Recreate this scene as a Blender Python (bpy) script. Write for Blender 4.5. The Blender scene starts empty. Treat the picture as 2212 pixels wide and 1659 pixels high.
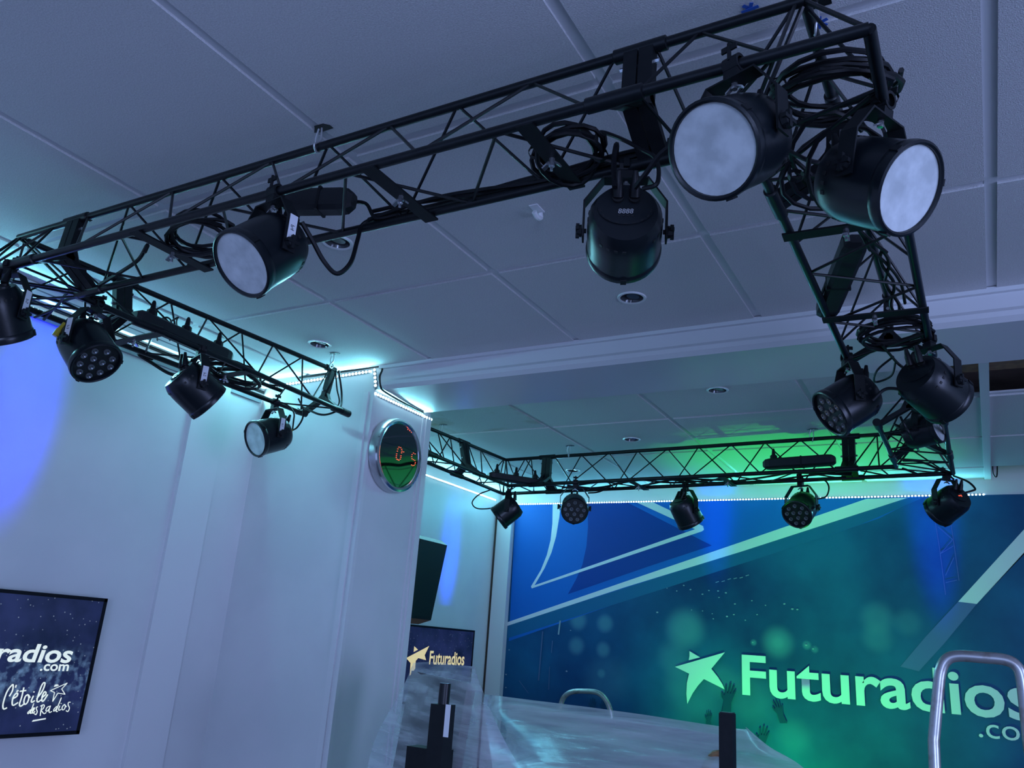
import bpy, bmesh, math, random
from mathutils import Vector as V, Matrix
random.seed(7)
scn = bpy.context.scene
col = scn.collection
PI = math.pi

# ------------------------------------------------------------------ camera
CZ = 1.55
RM = ((0.8720166, 0.4844888, 0.0696973), (-0.0897131, 0.2981776, -0.9502851), (-0.4811846, 0.8224115, 0.3034808))
FPX = 1770.4
R_, D_, F_ = V(RM[0]), V(RM[1]), V(RM[2])
cam_d = bpy.data.cameras.new('camera'); cam = bpy.data.objects.new('camera', cam_d); col.objects.link(cam)
cam_d.sensor_fit = 'HORIZONTAL'; cam_d.sensor_width = 36; cam_d.lens = FPX / 2212 * 36
cam_d.clip_start = 0.02; cam_d.clip_end = 100
U_ = -D_; B_ = -F_
cam.matrix_world = Matrix(((R_.x, U_.x, B_.x, 0), (R_.y, U_.y, B_.y, 0), (R_.z, U_.z, B_.z, CZ), (0, 0, 0, 1)))
scn.camera = cam
scn.view_settings.view_transform = 'Standard'; scn.view_settings.look = 'None'
scn.view_settings.gamma = 1.0; scn.view_settings.use_curve_mapping = False
scn.view_settings.exposure = 0.0

# ------------------------------------------------------------------ world, window daylight and an added rear fill
w = bpy.data.worlds.new('room_ambient'); scn.world = w; w.use_nodes = True
bg = w.node_tree.nodes['Background']; bg.inputs[0].default_value = (0.190, 0.290, 0.60, 1); bg.inputs[1].default_value = 1.47
la = bpy.data.lights.new('window_daylight', 'AREA'); la.shape = 'RECTANGLE'; la.size = 2.2; la.size_y = 1.3
la.energy = 62; la.color = (0.42, 0.52, 1.0)
lo = bpy.data.objects.new('window_daylight', la); col.objects.link(lo)
lo.location = (3.05, 0.9, 1.55); lo.rotation_euler = (0, math.radians(90), 0)

lb = bpy.data.lights.new('rear_fill_light', 'AREA'); lb.shape = 'RECTANGLE'; lb.size = 1.6; lb.size_y = 1.3  # fill light added behind the camera, brightens the beam and pillar fronts
lb.energy = 62; lb.color = (0.42, 0.54, 1.0)
lo = bpy.data.objects.new('rear_fill_light', lb); col.objects.link(lo)
lo.location = (1.6, -2.45, 1.55); lo.rotation_euler = (math.radians(90), 0, 0)

def ray(x, y): return R_ * ((x - 1106) / FPX) + D_ * ((y - 829.5) / FPX) + F_
def px(x, y, ax, v):
    """photo pixel -> world point on the plane axis=v (x, y as seen from the camera foot, z relative to eye height)"""
    r = ray(x, y); p = r * (v / r[ax]); return V((p.x, p.y, p.z + CZ))
def W(x, y, z): return V((x, y, z + CZ))

# ------------------------------------------------------------------ materials
MT = {}
def mat(name, c, rough=0.5, metal=0.0, spec=0.5, bump=None, var=None, emit=None, estr=0.0, alpha=1.0, trans=0.0):
    m = bpy.data.materials.new(name); m.use_nodes = True; nt = m.node_tree; b = nt.nodes['Principled BSDF']
    b.inputs['Base Color'].default_value = (*c, 1); b.inputs['Roughness'].default_value = rough
    b.inputs['Metallic'].default_value = metal; b.inputs['Specular IOR Level'].default_value = spec
    if emit: b.inputs['Emission Color'].default_value = (*emit, 1); b.inputs['Emission Strength'].default_value = estr
    b.inputs['Alpha'].default_value = alpha; b.inputs['Transmission Weight'].default_value = trans
    geo = None
    if bump or var:
        geo = nt.nodes.new('ShaderNodeNewGeometry')
    if bump:
        sc, st, dist = bump
        n = nt.nodes.new('ShaderNodeTexNoise'); n.inputs['Scale'].default_value = sc; n.inputs['Detail'].default_value = 3
        nt.links.new(geo.outputs['Position'], n.inputs['Vector'])
        bp = nt.nodes.new('ShaderNodeBump'); bp.inputs['Strength'].default_value = st; bp.inputs['Distance'].default_value = dist
        nt.links.new(n.outputs[0], bp.inputs['Height']); nt.links.new(bp.outputs[0], b.inputs['Normal'])
    if var:
        sc, c2, lo_, hi_ = var
        n = nt.nodes.new('ShaderNodeTexNoise'); n.inputs['Scale'].default_value = sc; n.inputs['Detail'].default_value = 4
        nt.links.new(geo.outputs['Position'], n.inputs['Vector'])
        r = nt.nodes.new('ShaderNodeValToRGB'); r.color_ramp.elements[0].position = lo_; r.color_ramp.elements[1].position = hi_
        r.color_ramp.elements[0].color = (*c, 1); r.color_ramp.elements[1].color = (*c2, 1)
        nt.links.new(n.outputs[0], r.inputs[0]); nt.links.new(r.outputs[0], b.inputs['Base Color'])
    MT[name] = m
    return m
mat('black_metal', (0.003, 0.005, 0.007), 0.34, 0.0, 0.36, var=(40, (0.006, 0.009, 0.011), 0.4, 0.7))
mat('black_paint', (0.003, 0.005, 0.007), 0.55, 0.0, 0.30, var=(60, (0.006, 0.008, 0.010), 0.4, 0.7))
mat('rod_metal', (0.003, 0.005, 0.007), 0.36, 0.0, 0.3)
mat('rubber', (0.003, 0.004, 0.006), 0.45, 0.0, 0.3)
mat('lamp_body', (0.004, 0.007, 0.010), 0.30, 0.0, 0.42, bump=(300, 0.08, 0.001))
mat('lamp_dark', (0.004, 0.005, 0.006), 0.5)
mat('frosted', (0.46, 0.50, 0.50), 0.45, 0.0, 0.4, var=(28, (0.66, 0.70, 0.70), 0.35, 0.65))
mat('led_cup', (0.22, 0.23, 0.25), 0.15, 0.6)
mat('lamp_glass', (0.10, 0.11, 0.12), 0.1, 0.3)
mat('sticker', (0.75, 0.76, 0.80), 0.6)
mat('ink', (0.01, 0.01, 0.012), 0.6)
mat('tile', (0.56, 0.555, 0.56), 0.85, 0.0, 0.2, bump=(420, 0.5, 0.002), var=(300, (0.66, 0.655, 0.66), 0.35, 0.65))
mat('tile_stain', (0.56, 0.555, 0.56), 0.85, 0.0, 0.2, bump=(170, 0.55, 0.004), var=(5, (0.36, 0.28, 0.20), 0.52, 0.72))
mat('grid_bar', (0.66, 0.67, 0.69), 0.45, 0.0, 0.4)
mat('plenum', (0.34, 0.26, 0.22), 0.9, var=(9, (0.22, 0.17, 0.15), 0.4, 0.6))
mat('white_wall', (0.68, 0.69, 0.70), 0.38, 0.0, 0.35, bump=(45, 0.05, 0.002), var=(3, (0.73, 0.735, 0.74), 0.4, 0.6))
mat('white_paint', (0.74, 0.745, 0.75), 0.32, 0.0, 0.4)
mat('beam_gloss', (0.66, 0.66, 0.68), 0.24, 0.0, 0.5, bump=(22, 0.06, 0.002))
mat('floor', (0.10, 0.10, 0.11), 0.5, var=(6, (0.15, 0.15, 0.16), 0.4, 0.6))
mat('chrome', (0.75, 0.76, 0.78), 0.14, 1.0)
mat('steel', (0.62, 0.64, 0.66), 0.28, 0.9)
mat('brushed', (0.55, 0.56, 0.58), 0.3, 0.85)
mat('zinc', (0.55, 0.57, 0.6), 0.22, 0.9)
mat('wire_rope', (0.60, 0.61, 0.63), 0.35, 0.7, bump=(900, 0.5, 0.001))
mat('mirror', (0.15, 0.165, 0.185), 0.03, 1.0)
mat('red_led', (0.3, 0.02, 0.01), 0.5, emit=(1.0, 0.10, 0.05), estr=3.2)
mat('green_led', (0.1, 0.4, 0.1), 0.5, emit=(0.35, 1.0, 0.35), estr=5)
mat('seg_grey', (0.42, 0.42, 0.42), 0.5)
mat('plastic_white', (0.8, 0.8, 0.82), 0.35)
mat('yellow', (0.52, 0.42, 0.03), 0.4)
mat('blue_tape', (0.02, 0.09, 0.42), 0.6)
mat('led_white', (0.8, 0.9, 1.0), 0.4, emit=(0.55, 0.86, 1.0), estr=9.0)
mat('led_cyan', (0.8, 0.9, 1.0), 0.4, emit=(0.60, 0.92, 1.0), estr=14.0)
mat('strip_tape', (0.10, 0.11, 0.13), 0.5)
mat('strip_profile', (0.20, 0.22, 0.25), 0.4)
mat('tv_frame', (0.004, 0.005, 0.008), 0.3, 0.0, 0.4)
mat('tv_text', (0.8, 0.8, 0.7), 0.5, emit=(0.72, 0.80, 0.66), estr=0.75)
mat('tv_gold', (0.8, 0.7, 0.4), 0.5, emit=(0.62, 0.47, 0.22), estr=0.9)
mat('speaker', (0.007, 0.009, 0.012), 0.45, 0.0, 0.4, bump=(400, 0.2, 0.001))
mat('paper', (0.8, 0.8, 0.82), 0.7)
mat('wood', (0.30, 0.16, 0.07), 0.5, var=(30, (0.2, 0.1, 0.05), 0.4, 0.6))
mat('desk_grey', (0.34, 0.36, 0.40), 0.5)
mat('ladder', (0.50, 0.50, 0.50), 0.3, 0.75, var=(35, (0.30, 0.24, 0.20), 0.5, 0.75))
mat('print_white', (0.72, 0.76, 0.78), 0.4)
mat('print_dark', (0.008, 0.05, 0.28), 0.5, spec=.15)
mat('print_mid', (0.010, 0.13, 0.50), 0.5, spec=.15)
mat('print_band', (0.010, 0.12, 0.26), 0.5, spec=.2)
mat('print_fade', (0.05, 0.13, 0.30), 0.4)
mat('print_line', (0.07, 0.13, 0.27), 0.4)
mat('print_hand', (0.004, 0.045, 0.11), 0.5, spec=.2)
mat('print_confetti', (0.25, 0.36, 0.42), 0.4)
mat('wood_dark', (0.05, 0.035, 0.025), 0.8)

# mural base print: navy concert photo with soft bokeh, all flat print
def mural_material():
    m = bpy.data.materials.new('mural_print'); m.use_nodes = True; nt = m.node_tree; N = nt.nodes; L = nt.links
    b = N['Principled BSDF']; b.inputs['Roughness'].default_value = 0.5; b.inputs['Specular IOR Level'].default_value = .2
    geo = N.new('ShaderNodeNewGeometry')
    n1 = N.new('ShaderNodeTexNoise'); n1.inputs['Scale'].default_value = 2.2; n1.inputs['Detail'].default_value = 5
    L.new(geo.outputs['Position'], n1.inputs['Vector'])
    r = N.new('ShaderNodeValToRGB'); e = r.color_ramp.elements
    e[0].position = 0.30; e[0].color = (0.004, 0.034, 0.13, 1); e[1].position = 0.72; e[1].color = (0.010, 0.12, 0.26, 1)
    L.new(n1.outputs[0], r.inputs[0]); cur = r.outputs[0]
    blobs = [(1249,1341,.075,.5),(1307,1347,.07,.5),(1245,1395,.07,.45),(1303,1403,.06,.45),(1299,1455,.035,.4),(1480,1358,.15,.55),
             (1455,1420,.13,.25),(1310,1470,.20,.16),(1500,1500,.22,.2),(1465,1470,.12,.15),(1680,1388,.11,.5),(1680,1388,.045,.35),(1628,1388,.022,.5),(1743,1394,.03,.5),
             (1760,1403,.025,.4),(1895,1335,.11,.3),(1960,1345,.09,.2),(1895,1378,.10,.25),(1620,1510,.18,.18),(1715,1590,.12,.16),(1560,1470,.12,.2)]
    for (x, y, rad, s) in blobs:
        p = px(x, y, 1, 4.845)
        d = N.new('ShaderNodeVectorMath'); d.operation = 'DISTANCE'; d.inputs[1].default_value = p
        L.new(geo.outputs['Position'], d.inputs[0])
        mr = N.new('ShaderNodeMapRange'); mr.interpolation_type = 'SMOOTHSTEP'
        mr.inputs['From Min'].default_value = rad; mr.inputs['From Max'].default_value = rad * 0.25
        mr.inputs['To Min'].default_value = 0; mr.inputs['To Max'].default_value = s
        L.new(d.outputs['Value'], mr.inputs['Value'])
        mx = N.new('ShaderNodeMix'); mx.data_type = 'RGBA'; L.new(mr.outputs[0], mx.inputs[0]); L.new(cur, mx.inputs[6])
        mx.inputs[7].default_value = (0.11, 0.33, 0.40, 1); cur = mx.outputs[2]
    L.new(cur, b.inputs['Base Color'])
    MT['mural_print'] = m
mural_material()

def screen_material(name, streak_z, amb):
    m = bpy.data.materials.new(name); m.use_nodes = True; nt = m.node_tree; N = nt.nodes; L = nt.links
    b = N['Principled BSDF']; b.inputs['Roughness'].default_value = 0.15; b.inputs['Base Color'].default_value = (0.01, 0.01, 0.015, 1)
    geo = N.new('ShaderNodeNewGeometry')
    n = N.new('ShaderNodeTexNoise'); n.inputs['Scale'].default_value = 7; n.inputs['Detail'].default_value = 6
    L.new(geo.outputs['Position'], n.inputs['Vector'])
    r = N.new('ShaderNodeValToRGB'); e = r.color_ramp.elements
    e[0].position = .32; e[0].color = (0.004, 0.010, 0.04, 1); e[1].position = .75; e[1].color = (0.022, 0.035, 0.14, 1)
    L.new(n.outputs[0], r.inputs[0])
    # bright galaxy band
    sx = N.new('ShaderNodeSeparateXYZ'); L.new(geo.outputs['Position'], sx.inputs[0])
    mr = N.new('ShaderNodeMath'); mr.operation = 'SUBTRACT'; mr.inputs[1].default_value = streak_z; L.new(sx.outputs[2], mr.inputs[0])
    ab = N.new('ShaderNodeMath'); ab.operation = 'ABSOLUTE'; L.new(mr.outputs[0], ab.inputs[0])
    m2 = N.new('ShaderNodeMapRange'); m2.interpolation_type = 'SMOOTHSTEP'; m2.inputs['From Min'].default_value = .11; m2.inputs['From Max'].default_value = 0; L.new(ab.outputs[0], m2.inputs['Value'])
    n3 = N.new('ShaderNodeTexNoise'); n3.inputs['Scale'].default_value = 38; n3.inputs['Detail'].default_value = 4; L.new(geo.outputs['Position'], n3.inputs['Vector'])
    m3 = N.new('ShaderNodeMapRange'); m3.inputs['From Min'].default_value = .45; m3.inputs['From Max'].default_value = .75; L.new(n3.outputs[0], m3.inputs['Value'])
    mm = N.new('ShaderNodeMath'); mm.operation = 'MULTIPLY'; L.new(m2.outputs[0], mm.inputs[0]); L.new(m3.outputs[0], mm.inputs[1])
    mx = N.new('ShaderNodeMix'); mx.data_type = 'RGBA'; L.new(mm.outputs[0], mx.inputs[0]); L.new(r.outputs[0], mx.inputs[6]); mx.inputs[7].default_value = (0.16, 0.30, 0.55, 1)
    # star specks
    vo = N.new('ShaderNodeTexVoronoi'); vo.inputs['Scale'].default_value = 55; L.new(geo.outputs['Position'], vo.inputs['Vector'])
    m4 = N.new('ShaderNodeMapRange'); m4.inputs['From Min'].default_value = .14; m4.inputs['From Max'].default_value = .05; m4.inputs['To Max'].default_value = .6; L.new(vo.outputs['Distance'], m4.inputs['Value'])
    mx2 = N.new('ShaderNodeMix'); mx2.data_type = 'RGBA'; L.new(m4.outputs[0], mx2.inputs[0]); L.new(mx.outputs[2], mx2.inputs[6]); mx2.inputs[7].default_value = (0.35, 0.45, 0.62, 1)
    L.new(mx2.outputs[2], b.inputs['Emission Color']); b.inputs['Emission Strength'].default_value = amb
    MT[name] = m
screen_material('screen_near', 1.53 - 0.19 + 0.02, 0.85)
screen_material('screen_far', 1.2, 0.6)

def plastic_material(name, a0, a1):
    m = bpy.data.materials.new(name); m.use_nodes = True; nt = m.node_tree; N = nt.nodes; L = nt.links
    b = N['Principled BSDF']; b.inputs['Base Color'].default_value = (0.74, 0.76, 0.80, 1); b.inputs['Roughness'].default_value = 0.2
    b.inputs['Specular IOR Level'].default_value = 0.6
    geo = N.new('ShaderNodeNewGeometry')
    mp = N.new('ShaderNodeMapping'); mp.inputs['Scale'].default_value = (2.2, 2.2, 26); mp.inputs['Rotation'].default_value = (0, -0.22, 0)
    L.new(geo.outputs['Position'], mp.inputs[0])
    n = N.new('ShaderNodeTexNoise'); n.inputs['Scale'].default_value = 1.5; n.inputs['Detail'].default_value = 4; n.inputs['Distortion'].default_value = .35
    L.new(mp.outputs[0], n.inputs['Vector'])
    bp = N.new('ShaderNodeBump'); bp.inputs['Strength'].default_value = .5; bp.inputs['Distance'].default_value = .02
    L.new(n.outputs[0], bp.inputs['Height']); L.new(bp.outputs[0], b.inputs['Normal'])
    tr = N.new('ShaderNodeBsdfTransparent'); tr.inputs[0].default_value = (.92, .95, 1, 1)
    r = N.new('ShaderNodeMapRange'); r.inputs['From Min'].default_value = .3; r.inputs['From Max'].default_value = .7; r.inputs['To Min'].default_value = a0; r.inputs['To Max'].default_value = a1
    L.new(n.outputs[0], r.inputs['Value'])
    mx = N.new('ShaderNodeMixShader'); L.new(r.outputs[0], mx.inputs[0]); L.new(tr.outputs[0], mx.inputs[1]); L.new(b.outputs[0], mx.inputs[2])
    L.new(mx.outputs[0], N['Material Output'].inputs[0]); MT[name] = m
plastic_material('plastic_film', .40, .80)
plastic_material('plastic_film_thin', .12, .58)

# ------------------------------------------------------------------ mesh helpers
def frame(z, x=None):
    z = V(z).normalized()
    if x is None:
        x = V((0, 0, 1)).cross(z)
        if x.length < 1e-4: x = V((1, 0, 0))
    x = (V(x) - z * V(x).dot(z)).normalized(); return x, z.cross(x), z
class MB:
    def __init__(s): s.v = []; s.f = []
    def box(s, c, size, ax=None):
        c = V(c); X, Y, Z = ax if ax else (V((1, 0, 0)), V((0, 1, 0)), V((0, 0, 1)))
        i = len(s.v); a, b, d = [q / 2 for q in size]
        for sz in (-1, 1):
            for sx, sy in ((-1, -1), (1, -1), (1, 1), (-1, 1)): s.v.append(c + X * a * sx + Y * b * sy + Z * d * sz)
        s.f += [tuple(i + k for k in q) for q in ((3, 2, 1, 0), (4, 5, 6, 7), (0, 1, 5, 4), (1, 2, 6, 5), (2, 3, 7, 6), (3, 0, 4, 7))]
        return s
    def bar(s, p, q, wd, wx, th):
        """flat bar p->q, width wx along direction wd, thickness th"""
        z = (V(q) - V(p)); Ln = z.length; x, y, z = frame(z, wd)
        return s.box((V(p) + V(q)) / 2, (wx, th, Ln), (x, y, z))
    def lathe(s, o, axis, prof, n=24, x=None, caps=True):
        X, Y, Z = frame(axis, x); o = V(o); rings = []
        for (z, r) in prof:
            i = len(s.v); rings.append(i)
            for k in range(n):
                a = 2 * PI * k / n; s.v.append(o + Z * z + X * (r * math.cos(a)) + Y * (r * math.sin(a)))
        for a, b in zip(rings, rings[1:]):
            for k in range(n): s.f.append((a + k, a + (k + 1) % n, b + (k + 1) % n, b + k))
        if caps:
            s.f.append(tuple(rings[0] + k for k in reversed(range(n)))); s.f.append(tuple(rings[-1] + k for k in range(n)))
        return s
    def cyl(s, p, q, r, n=12): d = V(q) - V(p); return s.lathe(p, d, [(0, r), (d.length, r)], n)
    def tube(s, pts, r, n=8, closed=False):
        pts = [V(p) for p in pts]; m = len(pts); up = None; rings = []
        for i in range(m):
            if closed: t = pts[(i + 1) % m] - pts[i - 1]
            else: t = pts[min(i + 1, m - 1)] - pts[max(i - 1, 0)]
            if t.length < 1e-7: t = V((0, 0, 1))
            t.normalize()
            if up is None: up = frame(t)[0]
            up = (up - t * up.dot(t))
            up = up.normalized() if up.length > 1e-5 else frame(t)[0]
            b = t.cross(up); k0 = len(s.v); rings.append(k0)
            for k in range(n):
                a = 2 * PI * k / n; s.v.append(pts[i] + up * (r * math.cos(a)) + b * (r * math.sin(a)))
        pr = list(zip(rings, rings[1:])) + ([(rings[-1], rings[0])] if closed else [])
        for a, b in pr:
            for k in range(n): s.f.append((a + k, a + (k + 1) % n, b + (k + 1) % n, b + k))
        if not closed:
            s.f.append(tuple(rings[0] + k for k in reversed(range(n)))); s.f.append(tuple(rings[-1] + k for k in range(n)))
        return s
    def prism(s, pts, d):
        """polygon pts extruded by vector d"""
        i = len(s.v); n = len(pts); d = V(d)
        s.v += [V(p) for p in pts] + [V(p) + d for p in pts]
        s.f.append(tuple(i + k for k in reversed(range(n)))); s.f.append(tuple(i + n + k for k in range(n)))
        for k in range(n): s.f.append((i + k, i + (k + 1) % n, i + n + (k + 1) % n, i + n + k))
        return s
    def mesh(s, name, m=None, smooth=False, off=None):
        me = bpy.data.meshes.new(name); off = off or V((0, 0, 0))
        me.from_pydata([tuple(q - off) for q in s.v], [], s.f); me.update()
        bm = bmesh.new(); bm.from_mesh(me); bmesh.ops.recalc_face_normals(bm, faces=bm.faces); bm.to_mesh(me); bm.free()
        if m: me.materials.append(MT[m])
        if smooth:
            me.polygons.foreach_set('use_smooth', [True] * len(me.polygons)); me.update()
            try: me.set_sharp_from_angle(angle=math.radians(35))
            except Exception: pass
        return me
    def build(s, name, m, parent=None, smooth=False):
        off = V((0, 0, 0))
        if parent is not None:
            r = parent
            while r is not None: off = off + r.location; r = r.parent
        o = bpy.data.objects.new(name, s.mesh(name, m, smooth, off)); col.objects.link(o)
        if parent is not None: o.parent = parent
        return o
def empty(name, loc=(0, 0, 0), label=None, cat=None, group=None, kind=None):
    o = bpy.data.objects.new(name, None); col.objects.link(o); o.location = loc; o.empty_display_size = .05
    return tag(o, label, cat, group, kind)
def tag(o, label=None, cat=None, group=None, kind=None):
    if label: o['label'] = label
    if cat: o['category'] = cat
    if group: o['group'] = group
    if kind: o['kind'] = kind
    return o
def struct(o): o['kind'] = 'structure'; return o
def link(name, me, parent=None, loc=None):
    o = bpy.data.objects.new(name, me); col.objects.link(o)
    if parent is not None: o.parent = parent
    if loc is not None: o.location = loc
    return o
def spline(pts, n=8):
    pts = [V(p) for p in pts]; P = [pts[0] * 2 - pts[1]] + pts + [pts[-1] * 2 - pts[-2]]; out = []
    for i in range(1, len(P) - 2):
        a, b, c, d = P[i - 1:i + 3]
        for k in range(n):
            t = k / n
            out.append(.5 * ((2 * b) + (c - a) * t + (2 * a - 5 * b + 4 * c - d) * t * t + (3 * b - a - 3 * c + d) * t ** 3))
    out.append(pts[-1]); return out
UNIT = {}
def unit_rod(m, n):
    if (m, n) not in UNIT: UNIT[(m, n)] = MB().cyl((0, 0, 0), (0, 0, 1), 1, n).mesh('rod_' + m, m, True)
    return UNIT[(m, n)]
def rod(name, p, q, r, m, parent, n=8):
    p, q = V(p), V(q); o = link(name, unit_rod(m, n), parent)
    off = V((0, 0, 0)); k = parent
    while k is not None: off = off + k.location; k = k.parent
    x, y, z = frame(q - p); L = (q - p).length; c = p - off
    o.matrix_local = Matrix(((x.x * r, y.x * r, z.x * L, c.x), (x.y * r, y.y * r, z.y * L, c.y), (x.z * r, y.z * r, z.z * L, c.z), (0, 0, 0, 1)))
    return o
def text_mesh(body, offset=0.0, shear=0.0, space=1.0):
    c = bpy.data.curves.new('lettering', 'FONT'); c.body = body; c.size = 1; c.offset = offset; c.shear = shear; c.resolution_u = 4; c.space_character = space
    o = bpy.data.objects.new('lettering', c); col.objects.link(o)
    dg = bpy.context.evaluated_depsgraph_get(); dg.update()
    me = bpy.data.meshes.new_from_object(o.evaluated_get(dg)); bpy.data.objects.remove(o); return me
def fit_text(name, body, m, parent, org, a, b, wd, ht, offset=0., shear=0., space=1.0, keep=False):
    """flat lettering whose bounding box starts at org and spans wd along a and ht along b"""
    me = text_mesh(body, offset, shear, space); a, b = V(a).normalized(), V(b).normalized(); off = V((0, 0, 0)); k = parent
    while k is not None: off = off + k.location; k = k.parent
    xs = [v.co.x for v in me.vertices]; ys = [v.co.y for v in me.vertices]; x0, y0 = min(xs), min(ys)
    sx = wd / (max(xs) - x0); sy = ht / (max(ys) - y0)
    for v in me.vertices: v.co = V(org) - off + a * ((v.co.x - x0) * sx) + b * ((v.co.y - y0) * sy)
    me.materials.clear(); me.materials.append(MT[m]); me.update()
    o = link(name, me, parent); return o

# ================================================================== THE ROOM
ZC = CZ + 1.0                                     # suspended ceiling height
YB = 4.85; XLF = -2.60; XLR = -2.86; YP = 2.365; YP2 = 2.75; XP = -2.0; YBM = 2.69
def sbox(name, m, lo_, hi_, parent=None):
    lo_, hi_ = V(lo_), V(hi_)
    o = MB().box((lo_ + hi_) / 2, hi_ - lo_).build(name, m, parent)
    if parent is None: struct(o)
    return o
sbox('floor', 'floor', (-3.1, -2.6, -0.05), (3.3, 5.05, 0))
sbox('wall_left', 'white_wall', (XLF - .35, -2.6, 0), (XLF, YP, ZC + .3))
wr_ = sbox('wall_left_rear', 'white_wall', (XLR - .1, YP2, 0), (XLR, YB, ZC + .3))
sbox('wall_back', 'white_wall', (-3.1, YB, 0), (3.3, YB + .12, ZC + .3))
# right wall with the window opening that lets the daylight in
wr = MB()
wr.box((3.16, -1.65, 1.4), (.12, 1.9, 2.8)).box((3.16, 3.5, 1.4), (.12, 2.7, 2.8)).box((3.16, .75, .42), (.12, 2.9, .84)).box((3.16, .75, 2.55), (.12, 2.9, .5))
struct(wr.build('wall_right', 'white_wall'))
pil = sbox('wall_pillar', 'white_wall', (XLF - .35, YP, 0), (XP, YP2, ZC + .3))
trims = MB()
for (x0, x1, y0, y1) in ((XP - .045, XP - .022, YP - .006, YP), (XP - .008, XP + .004, YP - .004, YP + .014), (XP, XP + .006, YP2 - .03, YP2 + .003), (XP, XP + .004, YP2 - .055, YP2 - .048)):
    trims.box(((x0 + x1) / 2, (y0 + y1) / 2, (ZC - .1) / 2), (x1 - x0, y1 - y0, ZC - .1))
trims.build('trim_1', 'white_paint', pil)
# light band on the left wall (flat white pilaster)
struct(sbox('trim_2', 'white_paint', (XLF, 2.02, 0), (XLF + .016, 2.18, ZC - .06)))
# corner upright beside the mural
struct(sbox('trim_3', 'white_paint', (-2.845, YB - .05, 0), (-2.735, YB, ZC - .085)))
struct(sbox('trim_4', 'wood_dark', (XLR + .002, YB - .052, 0), (-2.846, YB - .03, ZC - .085)))
# beam
bm_ = MB()
prof = [(YP, ZC + .3), (YP, CZ + .945), (YP - .012, CZ + .932), (YP - .012, CZ + .917), (YP + .004, CZ + .905), (YBM, CZ + .905), (YBM, ZC + .3)]
bm_.prism([V((XP + .0005, y, z)) for y, z in prof], V((5.2, 0, 0)))
struct(bm_.build('beam', 'beam_gloss'))
sbox('trim_5', 'grid_bar', (XP + .02, YP - .014, ZC - .012), (3.1, YP, ZC + .004))

# suspended ceiling: every tile and every grid bar its own piece
ceil = struct(sbox('ceiling', 'plenum', (-3.1, -2.6, ZC + .17), (3.3, 5.05, ZC + .21)))
GB = .024
def tile_mesh(hole):
    b = MB(); n = 32; t = .012
    if not hole: b.box((0, 0, t / 2), (1, 1, t)); return b.mesh('ceiling_tile', 'tile')
    return None
TM = tile_mesh(False)
def ring_tile(wx, wy, hr, m):
    b = MB(); n = 32; t = .012; X = []
    for k in range(n):
        a = 2 * PI * k / n + PI / n; c, s = math.cos(a), math.sin(a); q = min(wx / 2 / abs(c), wy / 2 / abs(s)); X.append((hr * c, hr * s, q * c, q * s))
    # snap the nearest samples to the corners so the square stays square
    for cx, cy in ((1, 1), (-1, 1), (-1, -1), (1, -1)):
        k = min(range(n), key=lambda i: (X[i][2] - cx * wx / 2) ** 2 + (X[i][3] - cy * wy / 2) ** 2); X[k] = (X[k][0], X[k][1], cx * wx / 2, cy * wy / 2)
    for z in (0, t):
        for x in X: b.v.append(V((x[0], x[1], z)))
        for x in X: b.v.append(V((x[2], x[3], z)))
    for k in range(n):
        j = (k + 1) % n
        b.f += [(k, j, n + j, n + k), (2 * n + k, 2 * n + j, 3 * n + j, 3 * n + k), (k, j, 2 * n + j, 2 * n + k), (n + k, n + j, 3 * n + j, 3 * n + k)]
    return b.mesh('ceiling_tile', m)
LIGHTS = [(-.851, 2.101), (-2.042, 2.101), (-1.462, 1.504), (-.855, 3.055), (-1.462, 3.684), (-2.046, 4.27)]
GX = [-2.348, -1.739, -1.134, -.529, .087, .693, 1.30, 1.91, 2.52]
def lay(xs, ys, skip=()):
    for i in range(len(xs) - 1):
        for j in range(len(ys) - 1):
            x0, x1, y0, y1 = xs[i], xs[i + 1], ys[j], ys[j + 1]; cx, cy = (x0 + x1) / 2, (y0 + y1) / 2
            if any(abs(cx - a) < .1 and abs(cy - b) < .1 for a, b in skip): continue
            wx, wy = x1 - x0 - GB, y1 - y0 - GB
            if wx < .03 or wy < .03: continue
            hit = [l for l in LIGHTS if x0 < l[0] < x1 and y0 < l[1] < y1]
            if hit:
                # keep the lamp near its real place: tile centred hole
                o = link('ceiling_tile', ring_tile(wx, wy, .034, 'tile'), ceil, V((cx, cy, ZC)) - ceil.location)
                LC.append((cx, cy))
            else:
                o = link('ceiling_tile', TM if not (abs(cx + 2.04) < .3 and abs(cy - 3.06) < .35) else TMS, ceil, V((cx, cy, ZC)) - ceil.location); o.scale = (wx, wy, 1)
TMS = MB().box((0, 0, .006), (1, 1, .012)).mesh('ceiling_tile', 'tile_stain')
LC = []
YF = [-1.97, -1.34, -.72, -.095, .53, 1.158, 1.786, YP + GB / 2]
YR = [YBM - .02, 3.355, 3.965, 4.575, YB + GB / 2]
lay([XLF - GB / 2] + GX, YF)
GXR = [XLR - GB / 2] + [-2.348, -1.739, -1.146, -.53, .062, .67, 1.28, 1.89, 2.5]
lay(GXR, YR, skip=[((.062 + .67) / 2, (YR[0] + YR[1]) / 2), ((.062 + .67) / 2, (4.575 + YR[4]) / 2), ((-.53 + .062) / 2, (YR[0] + YR[1]) / 2)])
o = link('ceiling_tile', TM, ceil, V((-.33, (YR[0] + YR[1]) / 2, ZC)) - ceil.location); o.scale = (.376, YR[1] - YR[0] - GB, 1)
for x in GX[:-1]:
    MB().box((x, (-2.5 + YP) / 2, ZC + .010), (GB, YP + 2.5, .008)).build('grid_bar', 'grid_bar', ceil)
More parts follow.
